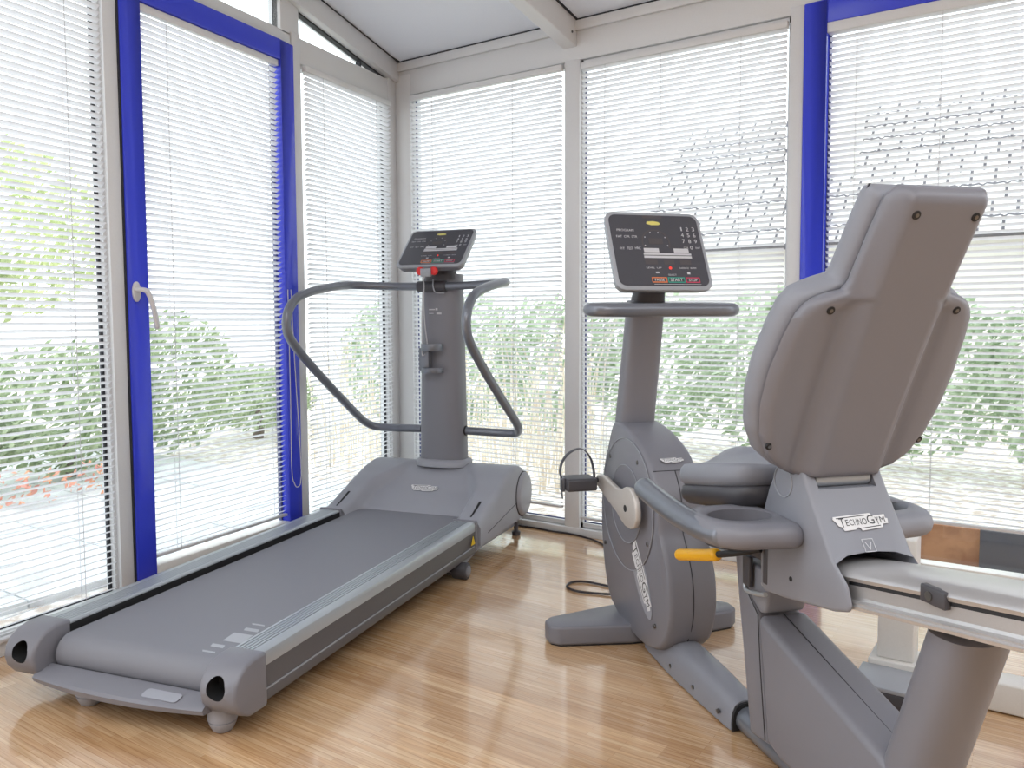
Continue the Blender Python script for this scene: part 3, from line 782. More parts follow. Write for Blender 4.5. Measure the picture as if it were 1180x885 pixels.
    # three buttons
    for s, x0, x1, m in (('PAUSE', .365, .525, M_orange), ('START', .535, .715, M_teal), ('STOP', .725, .875, M_magenta)):
        b = B(); y0, y1 = .075, .145; t = .012; tk = .008
        rect(b, x0, x1, y0, y0 + t); rect(b, x0, x1, y1 - t, y1); rect(b, x0, x0 + tk, y0, y1); rect(b, x1 - tk, x1, y0, y1)
        bt = b.done('start_button' if s == 'START' else ('stop_button' if s == 'STOP' else 'pause_button'), m, con, smooth=False)
    for a_ in (('PAUSE', .395, .495, .094, .126), ('START', .56, .69, .092, .13), ('STOP', .755, .845, .094, .126)):
        b = B(); txt(b, *a_); b.done('button_lettering', M_logo, con, smooth=False)
    return con, T3
con, T3 = console(T, (1.985, 1.427), (2.190, 1.630), 0.187, 0.05, True)
# console neck, emergency stop and safety clip
B().loft([superring(0.01, 2.13, 1.36, .085, .055, 2.8), superring(0.01, 2.125, 1.42, .08, .05, 2.8), superring(0.01, 2.13, 1.50, .08, .035, 2.8)]).done('console_neck', M_dark, T, angle=50)
ez = 1.400
for dx in (-0.045, 0.032):
    B().cyl((dx, 1.978, ez), (dx, 1.995, ez - .0), 0.021, 20, 0.023).done('emergency_knob', M_red, T, bevel=0.004)
B().box(-0.034, 0.022, 1.962, 1.985, ez - .030, ez + .012).done('safety_clip', M_bezel, T, bevel=0.004)
B().tube(cat_path([(-0.008, 1.965, ez - .02), (-0.02, 1.972, ez - .05), (-0.045, 2.03, 1.33), (-0.058, 2.05, 1.24), (-0.052, 2.05, 1.12), (-0.040, 2.05, 1.0), (-0.055, 2.025, 0.96), (-0.066, 2.04, 1.02), (-0.072, 2.055, 1.18), (-0.062, 2.06, 1.32)], 6),
         0.0028, 8).done('safety_lanyard', M_cord, T)

# ------------------------------------------------------------------ RECUMBENT BIKE
K = empty('recumbent_exercise_bike', (2.4362, -1.3377, 0), math.radians(48.0),
          'grey recumbent exercise bike with padded seat and backrest, right of the treadmill', 'exercise bike')
# front stabiliser foot
B().prism([(-.365, .415), (-.335, .388), (-.08, .345), (.08, .345), (.335, .388), (.365, .415), (.365, .470), (.335, .500), (.08, .560), (-.08, .560), (-.335, .500), (-.365, .470)],
          'z', 0.004, 0.072).done('front_stabiliser', M_shell, K, bevel=0.011, segs=3)
B().prism([(-.355, .418), (-.33, .393), (-.08, .350), (.08, .350), (.33, .393), (.355, .418), (.355, .465), (.33, .495), (.08, .555), (-.08, .555), (-.33, .495), (-.355, .465)],
          'z', 0.0, 0.006).done('stabiliser_sole', M_black, K)
# rear stabiliser (below the frame edge)
B().prism([(-.30, -1.02), (.30, -1.02), (.33, -.98), (.30, -.93), (-.30, -.93), (-.33, -.98)], 'z', 0.0, 0.06).done('rear_stabiliser', M_shell, K, bevel=0.01)
# drive housing
HP = [(.530, .770), (.575, .700), (.635, .577), (.655, .440), (.645, .300), (.592, .140), (.50, .070), (.29, .040), (.15, .060), (.075, .110), (.042, .180), (.034, .250), (.046, .330), (.085, .410), (.116, .460), (.122, .530),
      (.140, .590), (.180, .648), (.235, .695), (.300, .728), (.370, .752), (.450, .768)]
def resample(pts):
    return [(p.x, p.y) for p in cat_path([(a, b, 0) for a, b in pts], 3, closed=True)]
HPs = resample(HP)
rings = []
cxm = sum(p[0] for p in HPs) / len(HPs); czm = sum(p[1] for p in HPs) / len(HPs)
for u_, q in ((-.083, .965), (-.079, .985), (-.066, 1.0), (.066, 1.0), (.079, .985), (.083, .965)):
    rings.append([Vector((u_, cxm + (y - cxm) * q, czm + (z - czm) * q)) for y, z in HPs])
B().loft(rings).done('drive_housing', M_shell, K, angle=45)
# seams on the rider side
b = B(); sm = [(.178, .648), (.140, .590), (.122, .530), (.116, .460), (.085, .410), (.046, .330), (.034, .250), (.042, .180), (.075, .110)]
sm = [(p.x, p.y) for p in cat_path([(a, c, 0) for a, c in sm], 4)]
b.tube([(0, y - .0008, z) for y, z in sm], 0.0016, 6)
b.tube([(u_ / 10 * .076, .1805, .648) for u_ in range(-10, 11)], 0.0016, 6)
b.tube([(u_ / 10 * .072, .1115, .440) for u_ in range(-10, 11)], 0.0012, 6)
b.done('housing_seam', M_gasket, K)
# side covers with concentric rims
PV = (.385, .497)
for sg in (-1, 1):
    def disc(R_, k0, k1, m, nm, c=PV, ry=None):
        b = B().loft([[Vector((sg * k, c[0] + y * q, c[1] + z * q)) for y, z in oval(0, 0, R_, ry or R_, 56)] for k, q in ((k0, 1.0), (k1 - .002, 1.0), (k1, .985))])
        return b.done(nm, m, K, angle=35)
    disc(.232, .070, .0870, M_shell, 'side_cover')
    disc(.138, .080, .0900, M_shell, 'hub_cover')
    b = B().tube([(sg * .0876, PV[0] + .231 * math.cos(t), PV[1] + .231 * math.sin(t)) for t in [2 * PI * k / 64 for k in range(64)]], .0016, 6, closed=True)
    b.tube([(sg * .0905, PV[0] + .137 * math.cos(t), PV[1] + .137 * math.sin(t)) for t in [2 * PI * k / 56 for k in range(56)]], .0014, 6, closed=True)
    b.done('cover_rim', M_bezel, K)
    for (y, z) in ((.29, .66), (.545, .64), (.20, .40), (.14, .145), (.60, .30)):
        B().cyl((sg * .079, y, z), (sg * .0895, y, z), .0075, 16).done('cover_screw', M_bolt, K, bevel=.001)
# slanted logo on the left side
ax = Vector((0, -(.335 - .190), -(.375 - .175))).normalized(); ay = Vector((-1, 0, 0)).cross(ax)
b = B().plate((-.0835, .262, .275), ax, ay, oval(0, 0, .150, .050, 40), .0025); b.done('logo_recess', M_hood, K)
o_ = Vector((-.0865, .262, .275)) - ax * .125 - ay * .0
logo(K, o_ - ay * .022, ax, ay, .25)
# logo on the sloping rider side top
e1 = Vector((1, 0, 0)); e2 = Vector((0, .120, .080)).normalized()
logo(K, Vector((-.040, .196, .669)) + Vector((0, -.55, .83)) * .004, e1, e2, .082)
# cranks and pedals
def crank(sg, pts, hubc, small, pedc):
    b = B().prism([(y, z) for y, z in pts], 'x', *sorted((sg * .112, sg * .132)))
    b.done('crank_arm', M_crank, K, bevel=.006, segs=3)
    B().cyl((sg * .085, hubc[0], hubc[1]), (sg * .114, hubc[0], hubc[1]), .034).done('crank_hub', M_dark, K)
    B().cyl((sg * .1315, hubc[0], hubc[1]), (sg * .1335, hubc[0], hubc[1]), .012, 16).done('crank_bolt', M_black, K)
    B().cyl((sg * .13, small[0], small[1]), (sg * .165, small[0], small[1]), .009, 14).done('pedal_spindle', M_dark, K)
    y, z = pedc
    pd = B().prism(rrect(y - .050, y + .050, z - .022, z + .024, .010, 4), 'x', *sorted((sg * .160, sg * .272))).done('pedal', M_dark, K, bevel=.006)
    b = B()
    st = [(.280, .018), (.287, .045), (.280, .080), (.255, .112), (.218, .128), (.190, .118), (.168, .085), (.158, .045), (.155, .018)]
    pth = cat_path([(sg * u_, y - .0, z + dz) for u_, dz in st], 6)
    b.tube(pth, .0022, 12, ry=.014, upv=(0, 1, 0)); b.done('pedal_strap', M_dark, pd)
    b = B().box(*sorted((sg * .272, sg * .284)), y - .016, y + .016, z - .026, z + .026); b.done('strap_block', M_tube, pd, bevel=.003)
    B().tube([(sg * .285, y - .012, z + .02), (sg * .286, y - .016, z - .02), (sg * .284, y - .018, z - .048)], .002, 10, ry=.008, upv=(0, 1, 0)).done('strap_tail', M_dark, pd)
CP = [(.552, .572), (.50, .577), (.440, .566), (.379, .557), (.335, .560), (.291, .578), (.250, .582), (.222, .568), (.200, .540), (.191, .510), (.191, .485), (.212, .455), (.243, .443), (.289, .443), (.330, .455), (.37, .472), (.47, .498), (.564, .526), (.583, .548), (.575, .565)]
hub = (.285, .505)
crank(-1, CP, hub, (.555, .552), (.53, .548))
mir = lambda p: (2 * hub[0] - p[0], 2 * hub[1] - p[1])
crank(1, [mir(p) for p in CP], hub, mir((.555, .552)), (mir((.53, .552))[0], mir((.53, .548))[1]))
# mast
def mast_ring(t):
    z = .755 + (1.215 - .755) * t; v_ = .526 - .100 * t
    return superring(0, v_, z, .071 - .004 * t, .050 - .006 * t, 3.0, 40)
B().loft([mast_ring(i / 8) for i in range(9)]).done('mast', M_shell, K, angle=50)
B().loft([superring(0, .415, 1.20, .060, .040, 3), superring(0, .395, 1.26, .055, .034, 3), superring(0, .375, 1.34, .05, .025, 3)]).done('console_neck', M_dark, K, angle=50)
# front handlebar: closed flat loop
hb = cat_path([(-.255, .295, 1.181), (-.235, .245, 1.179), (-.15, .228, 1.178), (0, .224, 1.178), (.15, .228, 1.178), (.235, .245, 1.179), (.255, .295, 1.181),
               (.225, .345, 1.183), (.14, .375, 1.184), (0, .382, 1.184), (-.14, .375, 1.184), (-.225, .345, 1.183)], 6, closed=True)
B().tube(hb, .023, 16, closed=True).done('front_handlebar', M_tube, K, angle=60)
console(K, (.255, 1.250), (.385, 1.515), .172, .05, False)
# floor beam with its long cover
def beam_ring(v_, w0, h0):
    return [Vector((w0 * x, v_, z)) for x, z in ((-1, 0.006), (-1.0, h0 * .35), (-.93, h0 * .66), (-.74, h0 * .88), (-.4, h0 * .98), (0, h0), (.4, h0 * .98), (.74, h0 * .88), (.93, h0 * .66), (1.0, h0 * .35), (1, 0.006))]
B().loft([beam_ring(.30, .050, .075), beam_ring(.14, .058, .105), beam_ring(.08, .060, .112), beam_ring(-.10, .057, .106), beam_ring(-.270, .050, .094), beam_ring(-.288, .046, .086)]).done('beam_cover', M_mid, K, angle=50)
for vv in (.075, -.08, -.235):
    B().cyl((-.054, vv, .038), (-.0625, vv, .036), .0065, 14).done('beam_screw', M_bolt, K)
B().loft([beam_ring(-.286, .045, .082), beam_ring(-.296, .045, .082)]).done('beam_gasket', M_black, K)
B().tube([(0, -.29, .036), (0, -.98, .036)], .036, 18).done('floor_beam', M_tube, K)
# seat post fairing and wedge body
B().prism([(-.318, .530), (-.365, .530), (-.368, .455), (-.445, .392), (-.503, .075), (-.410, .062)], 'x', -.062, .062).done('seat_post', M_shell, K, bevel=.012)
B().prism([(-.366, .458), (-.372, .520), (-.49, .510), (-.478, .440), (-.470, .404), (-.445, .394), (-.405, .418)], 'x', -.058, .058).done('post_neck', M_mid, K, bevel=.010)
B().prism([(-.450, .398), (-.500, .085), (-.56, .068), (-1.00, .068), (-1.02, .10), (-.98, .252), (-.90, .277)], 'x', -.070, .070).done('frame_fairing', M_shell, K, bevel=.022, segs=4)
b = B().tube([(0, -.462, .3958), (0, -.97, .2565)], .0013, 6); b.done('fairing_seam', M_gasket, K)
b = B().tube([(-.0632, -.372, .452), (-.0635, -.446, .393), (-.071, -.474, .26), (-.071, -.500, .09)], .0015, 6); b.done('post_seam', M_black, K)
# rear leg
def leg_ring(t):
    p0 = Vector((0, -1.058, .572)); p1 = Vector((0, -.868, .02)); p = p0.lerp(p1, t)
    return [Vector((x, p.y + y, p.z)) for x, y, _ in superring(0, 0, 0, .067 + .004 * t, .060 + .002 * t, 2.5, 40)]
B().loft([leg_ring(i / 6) for i in range(7)]).done('rear_leg', M_shell, K, angle=50)
# seat rail: extruded aluminium profile, rising to the rear at ten degrees
RS = .1813
def rz_(v_, base): return base + (-.846 - v_) * RS
def rail_part(pts, v0, v1, nm, m, **k):
    rings = [[Vector((x, v_, rz_(v_, .556 + z))) for x, z in pts] for v_ in (v0, v1)]
    return B().loft(rings).done(nm, m, K, **k)
top = [(-.084, .052), (-.088, .060), (-.082, .070), (-.060, .079), (-.02, .083), (.02, .083), (.060, .079), (.082, .070), (.088, .060), (.084, .052)]
rail_part(top, -.505, -1.62, 'seat_rail_cap', M_rail, angle=40)
mid = [(-.078, .006), (-.078, .0525), (.078, .0525), (.078, .006)]
rail_part(mid, -.505, -1.62, 'seat_rail_web', M_rail, angle=30)
low = [(-.090, -.004), (-.092, .003), (-.088, .006), (-.090, .010), (-.086, .013), (-.080, .014), (-.078, .020), (.078, .020), (.080, .014), (.086, .013), (.092, .003), (.090, -.004)]
rail_part(low, -.505, -1.62, 'seat_rail_flange', M_rail, angle=25)
rail_part([(-.0786, .043), (-.0786, .052), (-.0775, .052), (-.0775, .043)], -.82, -1.62, 'rail_groove', M_gasket)
bb_ = B().box(-.092, -.077, -1.095, -1.035, .636 + .0, .668); bb_.done('rail_stop', M_dark, K, bevel=.003)
B().cyl((-.091, -1.058, .651), (-.0945, -1.058, .651), .0085, 16).done('stop_bolt', M_bolt, K)
# carriage under the seat
CG = [(-.575, .795), (-.545, .745), (-.520, .680), (-.512, .612), (-.514, .500), (-.530, .486), (-.62, .498), (-.80, .530), (-.850, .546), (-.858, .560), (-.842, .600), (-.790, .642), (-.690, .792), (-.682, .808), (-.655, .828), (-.620, .836), (-.595, .825)]
car = B().prism(CG, 'x', -.101, .101).done('seat_carriage', M_mid, K, bevel=.014, segs=3)
cut = B().loft([[Vector((x, v_, rz_(v_, .556 + z))) for x, z in ((-.096, -.02), (-.096, .085), (-.06, .099), (0, .104), (.06, .099), (.096, .085), (.096, -.02))] for v_ in (-.60, -1.2)])
boolean(car, cut)
boolean(car, B().box(-.074, .074, -.80, -.64, .770, .87))
car.data.shade_smooth(); car.data.set_sharp_from_angle(angle=math.radians(35))
B().box(-.072, .072, -.674, -.63, .752, .795).done('hinge_block', M_shell, K, bevel=.006)
B().cyl((-.070, -.672, .786), (.070, -.672, .786), .017, 20).done('hinge_bar', M_alu, K)
b = B().tube([(-.1018, -.608 + .036 * math.cos(t), .772 + .036 * math.sin(t)) for t in [2 * PI * k / 36 for k in range(36)]], .0016, 6, closed=True)
b.done('pivot_cap_rim', M_bezel, K)
B().box(-.1035, -.095, -.548, -.528, .505, .600).done('carriage_slot', M_dark, K, bevel=.006)
B().cyl((-.099, -.645, .552), (-.102, -.645, .552), .006, 12).done('carriage_screw', M_black, K)
pe = Vector((0, .115, .165)).normalized(); pn = Vector((1, 0, 0)).cross(pe)
pc = Vector((0, -.748, .7035)) 
logo(K, Vector((-.068, -.7530, .6985)) + pn * .0015 - pe * .012, (1, 0, 0), pe, .136)
b = B(); oo = Vector((0, -.7865, .6475)) + pn * .001
for x0, x1, y0, y1 in ((-.014, .014, 0, .0015), (-.014, .014, .028, .0295), (-.014, -.0125, 0, .028), (.0125, .014, 0, .028)): b.plate(oo, (1, 0, 0), pe, [(x0, y0), (x1, y0), (x1, y1), (x0, y1)], .0006)
b.plate(oo, (1, 0, 0), pe, [(-.008, .022), (-.006, .022), (0, .008), (.006, .022), (.008, .022), (0, .004)], .0006)
b.done('position_mark', M_print, K, smooth=False)
# armrests with handle and oval tray opening
def armrest(sg):
    n = 56; rings = []
    outer = cat_path([(.098, -.690, 0), (.19, -.690, 0), (.252, -.676, 0), (.288, -.630, 0), (.300, -.560, 0), (.292, -.490, 0), (.255, -.448, 0), (.19, -.440, 0), (.13, -.450, 0), (.098, -.470, 0), (.098, -.58, 0)], 6, closed=True)
    def at(t, pts):
        return pts[int(t * len(pts)) % len(pts)]
    N = len(outer)
    c = Vector((.185, -.562, 0))
    for i in range(N):
        Po = outer[i]; d = Po - c; ang = math.atan2(d.y, d.x)
        Pi = c + Vector((.078 * math.cos(ang), .062 * math.sin(ang), 0))
        zt, zb_ = .690, .632
        L_ = (Po - Pi).length; e = (Po - Pi) / L_; r_ = min(.028, L_ * .45)
        row = [Pi + Vector((0, 0, zb_)), Pi + Vector((0, 0, zt - .004)), Pi + e * .005 + Vector((0, 0, zt)), Po - e * r_ + Vector((0, 0, zt))]
        for k in range(1, 7):
            a = math.radians(90 - 30 * k); row.append(Po - e * r_ + e * (r_ * math.cos(a)) + Vector((0, 0, (zt + zb_) / 2 + (zt - zb_) / 2 * math.sin(a))))
        rings.append([Vector((sg * p.x, p.y, p.z)) for p in row])
    ar = B().loft(rings, cap=False, closed=True).done('armrest', M_pad if sg > 0 else M_shell, K, angle=50)
    B().prism([(sg * (.185 + .082 * math.cos(2 * PI * k / 30)), -.562 + .066 * math.sin(2 * PI * k / 30)) for k in range(30)], 'z', .620, .638).done('tray_bottom', M_dark, ar)
    pts = [(.262, -.62, .660), (.275, -.55, .660), (.280, -.46, .662), (.276, -.36, .666), (.270, -.27, .671), (.264, -.185, .677)]
    B().tube(cat_path([(sg * x, y, z) for x, y, z in pts], 6), .030, 18, round_ends=True).done('seat_handle', M_tube, K, angle=60)
armrest(-1); armrest(1)
# yellow lever
lv = B().tube(cat_path([(-.15, -.175, .478), (-.15, -.25, .499), (-.15, -.33, .521), (-.15, -.385, .538)], 5), .0165, 16, rs=None, round_ends=True).done('lever_grip', M_yellow, K)
B().tube([(-.15, -.375, .535), (-.148, -.47, .566), (-.11, -.53, .590)], .0085, 12).done('lever_rod', M_black, K)
B().tube(cat_path([(-.064, -.385, .52), (-.068, -.392, .47), (-.072, -.40, .445), (-.078, -.45, .452), (-.085, -.515, .470)], 5), .006, 10).done('latch_bar', M_alu, K)
B().box(-.075, -.062, -.42, -.385, .455, .535).done('latch_plate', M_dark, K, bevel=.004)
# seat cushion and its shell
def seat(top, nm, m, grow, z0, z1f, bev=0.0):
    N = 44; rings = []
    ol = cat_path([(0, -.165, 0), (.11, -.172, 0), (.165, -.200, 0), (.180, -.26, 0), (.182, -.36, 0), (.172, -.47, 0), (.13, -.525, 0), (0, -.54, 0), (-.13, -.525, 0), (-.172, -.47, 0), (-.182, -.36, 0), (-.180, -.26, 0), (-.165, -.200, 0), (-.11, -.172, 0)], 5, closed=True)
    c = Vector((0, -.35, 0))
    def hgt(p, q):
        hump = .050 * math.exp(-(p.x / .062) ** 2) * smooth(-.48, -.26, p.y) * (1 - smooth(-.20, -.165, p.y) * .6)
        side = .012 * (abs(p.x) / .18) ** 2
        return (hump + side) * q
    prof = ((0.90, 0), (0.975, .25), (1.0, .55), (.985, .82), (.94, .95), (.85, 1.0), (.6, 1.0), (.3, 1.0), (.02, 1.0))
    for q, k in prof:
        row = []
        for p in ol:
            pp = c + (p - c) * q * grow
            zz_ = z0 + (z1f - z0) * k + .18 * (-.19 - pp.y) + (hgt(pp, 1.0) if (top and k > .9) else (hgt(pp, .5) if top and k > .7 else 0))
            row.append(Vector((pp.x, pp.y, zz_)))
        rings.append(row)
    return B().loft(rings).done(nm, m, K, angle=60)
seat(True, 'seat_cushion', M_pad, 1.0, .680, .735)
seat(False, 'seat_shell', M_dark, .98, .632, .690)
B().box(-.075, .075, -.56, -.40, .54, .70).done('seat_bracket', M_dark, K, bevel=.01)
# backrest: shell behind, pad in front. t runs from bottom to top
def bw_(t):      # half width along the height
    return interp([(.0, .105), (.03, .150), (.08, .190), (.16, .217), (.27, .232), (.38, .234), (.50, .226), (.58, .216), (.625, .200), (.650, .170), (.668, .130), (.70, .122), (.85, .117), (.96, .112), (1.0, .094)], t)
HB = .685
bd = Vector((0, -.447, .894)); bn = Vector((0, -.894, -.447)); b0 = Vector((0, -.650, .790))      # bn points to the rear
def panel(nm, m, grow, dn_rear, dn_front, ridge, cut=0.0):
    NT, NS = 60, 40; b = B(); ts = []
    ts = [i / NT for i in range(NT + 1)]
    def pt(s, t, rear):
        wv = bw_(t * (HB - cut) / HB) * grow; x = s * wv
        te = min(t, 1 - t) / .035; ke = 1 if te >= 1 else math.sqrt(max(0, 1 - (1 - te) ** 2))
        # rounding measured in metres from the side edge
        de = (1 - abs(s)) * wv / .026; ks = 1 if de >= 1 else math.sqrt(max(0, 1 - (1 - de) ** 2))
        k = ke * ks
        bend = .55 * max(0, abs(x) - .09) ** 2 + .012 * math.sin(t * PI)
        if rear:
            rg = ridge * (1 - smooth(.076, .112, abs(x))) * smooth(0.0, .04, t) if ridge else 0
            if ridge: rg -= .007 * math.exp(-((abs(x) - .120) / .014) ** 2) * (1 if t < .62 else 0)
            mid_ = dn_front + (dn_rear - dn_front) * (.5 + .5 * k)
            d = mid_ + rg * (1 if t < .66 else (1 - .0))
        else:
            d = dn_front + (dn_rear - dn_front) * (.5 - .5 * k)
        return b0 + bd * (t * (HB - cut) + (grow - 1) * (t - .5) * HB) + Vector((x, 0, 0)) + bn * (d - bend)
    rear = [[b.v(pt(-1 + 2 * j / NS, t, True)) for j in range(NS + 1)] for t in ts]
    front = [[b.v(pt(-1 + 2 * j / NS, t, False)) for j in range(NS + 1)] for t in ts]
    for G in (rear, front):
        for i in range(NT):
            for j in range(NS): b.f([G[i][j], G[i][j + 1], G[i + 1][j + 1], G[i + 1][j]])
    for i in range(NT):
        b.f([rear[i][0], rear[i + 1][0], front[i + 1][0], front[i][0]]); b.f([rear[i][NS], rear[i + 1][NS], front[i + 1][NS], front[i][NS]])
    for j in range(NS):
        b.f([rear[0][j], rear[0][j + 1], front[0][j + 1], front[0][j]]); b.f([rear[NT][j], rear[NT][j + 1], front[NT][j + 1], front[NT][j]])
    o = b.done(nm, m, K, angle=70)
    return o, pt
shell, bpt = panel('backrest_shell', M_shell, .985, .016, -.020, .028)
panel('backrest_pad', M_pad, 1.02, -.020, -.088, 0, .028)
for (x, z) in ((.066, 1.362), (-.066, 1.362), (.150, 1.167), (-.150, 1.167), (.192, .868), (-.192, .868)):
    t = (z - .790) / (.894 * HB); s = x / (bw_(t) * .985); p = bpt(s, t, True)
    B().cyl(p - bn * .004, p + bn * .002, .0088, 20).done('backrest_bolt', M_black, K, bevel=.001)
    B().cyl(p + bn * .0018, p + bn * .0032, .0040, 12).done('bolt_head', M_bolt, K)

# ------------------------------------------------------------------ white weight machine base behind the bike
W_ = empty('weight_machine_frame', (2.95, -1.0, 0), 0, 'white steel machine frame with upright post and floor beam, behind the bike rail at right', 'machine frame')
B().box(-.052, .052, -.012, .092, .085, .47).done('upright_post', M_whitep, W_, bevel=.006)
B().box(-.075, .075, -.03, .11, .0, .085).done('post_foot', M_whitep, W_, bevel=.006)
B().box(.06, .75, -.035, .06, .005, .092).done('floor_beam', M_whitep, W_, bevel=.006)
B().box(-.09, .075, -.20, -.03, 0.0, .055).done('foot_plate', M_dark, W_, bevel=.004)
B().box(-.09, .075, -.20, -.03, .055, .068).done('foot_trim', M_bezel, W_, bevel=.003)
B().cyl((.10, .05, .20), (.16, .05, .20), .010, 14).done('locking_pin', M_dark, W_)

# ------------------------------------------------------------------ cables
o = B().tube(cat_path([(.86, -.030, .006), (1.0, -.022, .006), (1.11, -.03, .006), (1.20, -.022, .006), (1.30, -.035, .006), (1.41, -.075, .006), (1.50, -.145, .006), (1.62, -.27, .006), (1.78, -.42, .006)], 6), .005, 8).done('power_cable', M_cable)
tag(o, 'black power cable running along the foot of the back windows', 'cable')
o = B().tube(cat_path([(2.02, -.62, .006), (1.90, -.66, .006), (1.78, -.665, .006), (1.665, -.668, .006), (1.62, -.705, .006), (1.632, -.77, .006), (1.70, -.795, .006), (1.80, -.765, .006), (1.90, -.735, .011), (2.05, -.70, .011)], 6), .005, 8).done('power_cable', M_cable)
tag(o, 'black cable loop lying on the floor beside the bike front foot', 'cable')

# ------------------------------------------------------------------ outdoors
gr = S('ground', B().box(-16, 20, -12, 24, -0.12, -0.07), M_gravel, smooth=False)
pav = B(); 
for i in range(9):
    for j in range(7):
        x1 = -0.25 - j * 0.62; y1 = 0.4 - i * 0.62
        if x1 - .6 < 0.145 * -y1 and x1 < 0.0: pav.box(x1 - 0.61, x1, y1 - 0.61, y1, -0.07, -0.035)
S('terrace', pav, M_paving)

def leaves(b, c, rad, n, size, rnd, shape='ell', zflat=0.0):
    for _ in range(n):
        while True:
            p = Vector((rnd.uniform(-1, 1), rnd.uniform(-1, 1), rnd.uniform(-1, 1)))
            if p.length <= 1 and p.length > .55: break
        if shape == 'cone':
            h_ = rnd.random() ** 1.3; a = rnd.uniform(0, 2 * PI); r_ = (1 - h_) ** .8 * rnd.uniform(.75, 1)
            q = Vector((c[0] + rad[0] * r_ * math.cos(a), c[1] + rad[1] * r_ * math.sin(a), c[2] + rad[2] * h_))
        elif shape == 'box':
            q = Vector((c[0] + rad[0] * rnd.uniform(-1, 1), c[1] + rad[1] * rnd.uniform(-1, 1), c[2] + rad[2] * rnd.uniform(-1, 1)))
        else: q = Vector((c[0] + rad[0] * p.x, c[1] + rad[1] * p.y, c[2] + rad[2] * p.z))
        n1 = Vector((rnd.gauss(0, 1), rnd.gauss(0, 1), rnd.gauss(0, 1))).normalized(); n2 = n1.orthogonal().normalized(); n3 = n1.cross(n2)
        s = size * rnd.uniform(.6, 1.3)
        b.f([b.v(q - n2 * s), b.v(q + n3 * s * .45), b.v(q + n2 * s), b.v(q - n3 * s * .45)])
def plant(nm, label, cat, m, blobs, n, size, seed, shape='ell', trunk=None, group=None):
    rnd = random.Random(seed); e = empty(nm, tuple(Vector(blobs[0][0]) * 1.0), 0, label, cat, group)
    base = Vector(blobs[0][0]); e.location = (base.x, base.y, -0.07)
    b = B()
    for c, rad in blobs: leaves(b, (c[0] - base.x, c[1] - base.y, c[2] + .07), rad, n, size, rnd, shape)
    b.done('foliage', m, e, smooth=False)
    if trunk:
        B().tube([(0, 0, 0), (0.03, 0.02, trunk * .5), (0, 0, trunk)], .05, 8, rs=[1.2, .9, .6]).done('trunk', M_bark, e)
    return e
plant('hedge', 'long pale green clipped hedge beyond the back windows', 'hedge', M_leafg, [((-3.1 + i * 1.1, 3.3 + (i % 2) * .1, .70), (.72, .42, .72)) for i in range(9)], 1500, .055, 20, 'ell', .5)
plant('conifer', 'tall yellow-green conifer outside the right blue door', 'tree', M_leafy, [((5.1, 5.8, .2), (1.7, 1.3, 5.0))], 6500, .075, 5, 'cone', 2.2)
plant('bush', 'leafy green bush outside the far left window', 'bush', M_leafd, [((-2.9, -.55, .50), (.55, .75, .50)), ((-3.1, .45, .62), (.6, .6, .62)), ((-2.6, -1.5, .35), (.35, .5, .3))], 1700, .05, 6, 'ell', .3)
plant('bush', 'low pale bush outside the left blue door', 'bush', M_leafd, [((-3.5, 1.7, .35), (.6, .6, .35)), ((-4.2, 2.5, .3), (.5, .4, .3))], 900, .05, 8, 'ell', .3)
plant('tree', 'light green tree standing beyond the far left window', 'tree', M_leafy, [((-4.9, -.2, 2.0), (1.1, 1.1, .85)), ((-4.3, -.9, 1.5), (.6, .6, .5))], 2200, .06, 9, 'ell', 2.0)
fb = B(); rnd = random.Random(3)
for _ in range(60):
    x, y = rnd.uniform(-2.2, -1.95), rnd.uniform(-1.7, -.7); leaves(fb, (x, y, rnd.uniform(0, .2)), (.03, .03, .03), 3, .028, rnd)
tag(fb.done('flowers', M_flower, None, smooth=False), 'red and orange flowers along the paving outside the far left window', 'flowers', kind='stuff')
rb = B(); rnd = random.Random(4)
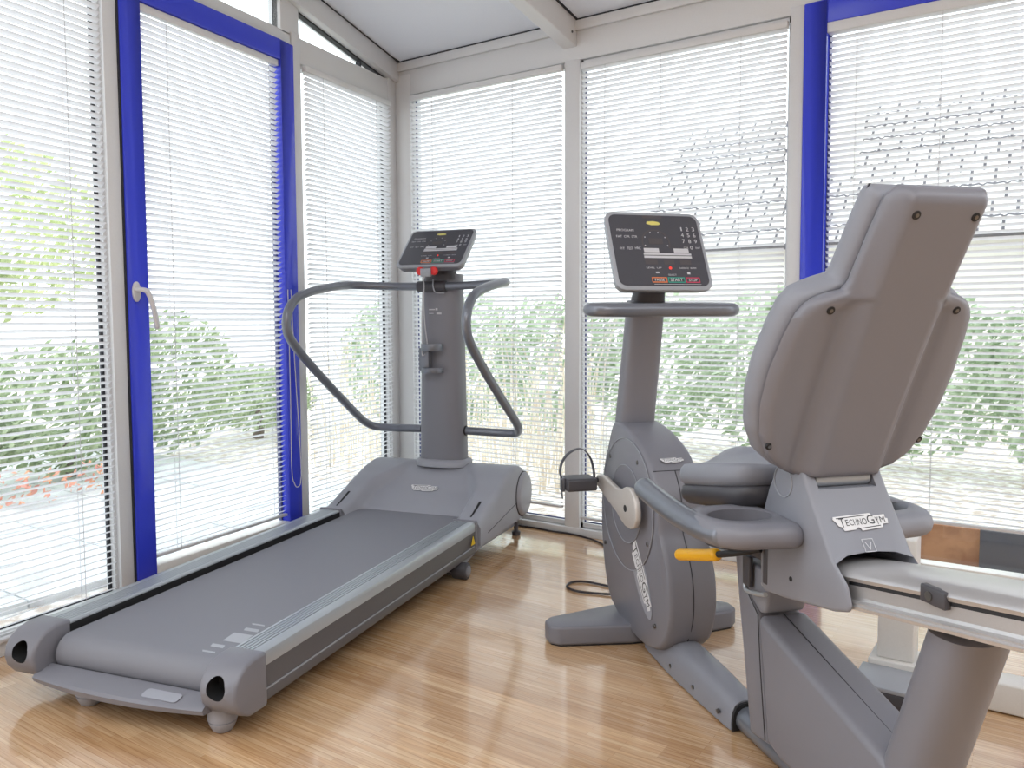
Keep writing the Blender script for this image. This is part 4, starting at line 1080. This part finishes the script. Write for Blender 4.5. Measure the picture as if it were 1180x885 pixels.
for _ in range(170):
    x, y = rnd.uniform(-1.9, .5), rnd.uniform(.9, 2.0); hh = rnd.uniform(.7, 1.5); dx, dy = rnd.gauss(0, .16), rnd.gauss(0, .16)
    p0 = Vector((x, y, -.07)); p1 = p0 + Vector((dx * .4, dy * .4, hh * .6)); p2 = p0 + Vector((dx * 1.6, dy * 1.4, hh)); w0 = Vector((.005, .003, 0))
    rb.f([rb.v(p0 - w0), rb.v(p0 + w0), rb.v(p1 + w0), rb.v(p1 - w0)]); rb.f([rb.v(p1 - w0), rb.v(p1 + w0), rb.v(p2)])
tag(rb.done('reed_grass', M_reed, None, smooth=False), 'dry beige ornamental grass outside the room corner', 'grass', kind='stuff')
# brown planter seen in the clear strip under the right blind
pl = empty('planter_box', (3.2, .75, -.07), 0, 'low brown timber planter with dark grey section, outside the foot of the right blue door', 'planter')
B().box(-.75, 1.3, -.03, .03, 0.0, .20).done('planter_side', M_brown, pl, bevel=.004)
B().box(-.14, .10, -.05, -.03, 0.0, .205).done('planter_post', M_steelgrey, pl, bevel=.004)
# neighbour's house: pale wall and tiled roof
hs = empty('neighbour_house', (1.2, 8.4, -.07), 0, "pale neighbouring house with grey tiled roof beyond the hedge", 'house')
B().box(-3.2, 2.2, 0, 3.0, 0, 2.3).done('house_wall', M_render, hs)
def roof_slab(nm, x0, x1, y0, z0, y1, z1, par):
    L_ = math.hypot(y1 - y0, z1 - z0); b = B().box(x0, x1, 0, L_, -.08, 0)
    n_ = int(L_ / .33)
    for k in range(n_):
        y = k * .33
        for q in range(int((x1 - x0) / .28)):
            xx = x0 + .28 * q
            b.prism([(xx, 0.0), (xx + .05, .035), (xx + .14, .012), (xx + .24, .03), (xx + .28, 0)], 'y', y, y + .33)
    o = b.done(nm, M_tile, par, smooth=False); o.location = (0, y0, z0); o.rotation_euler = (math.atan2(z1 - z0, y1 - y0), 0, 0)
    return o
roof_slab('tiled_roof', -3.5, 2.5, -.4, 2.25, 1.9, 4.6, hs)
B().box(-1.2, -.4, .6, 1.3, 2.9, 4.9).done('chimney', M_render, hs, bevel=.01)
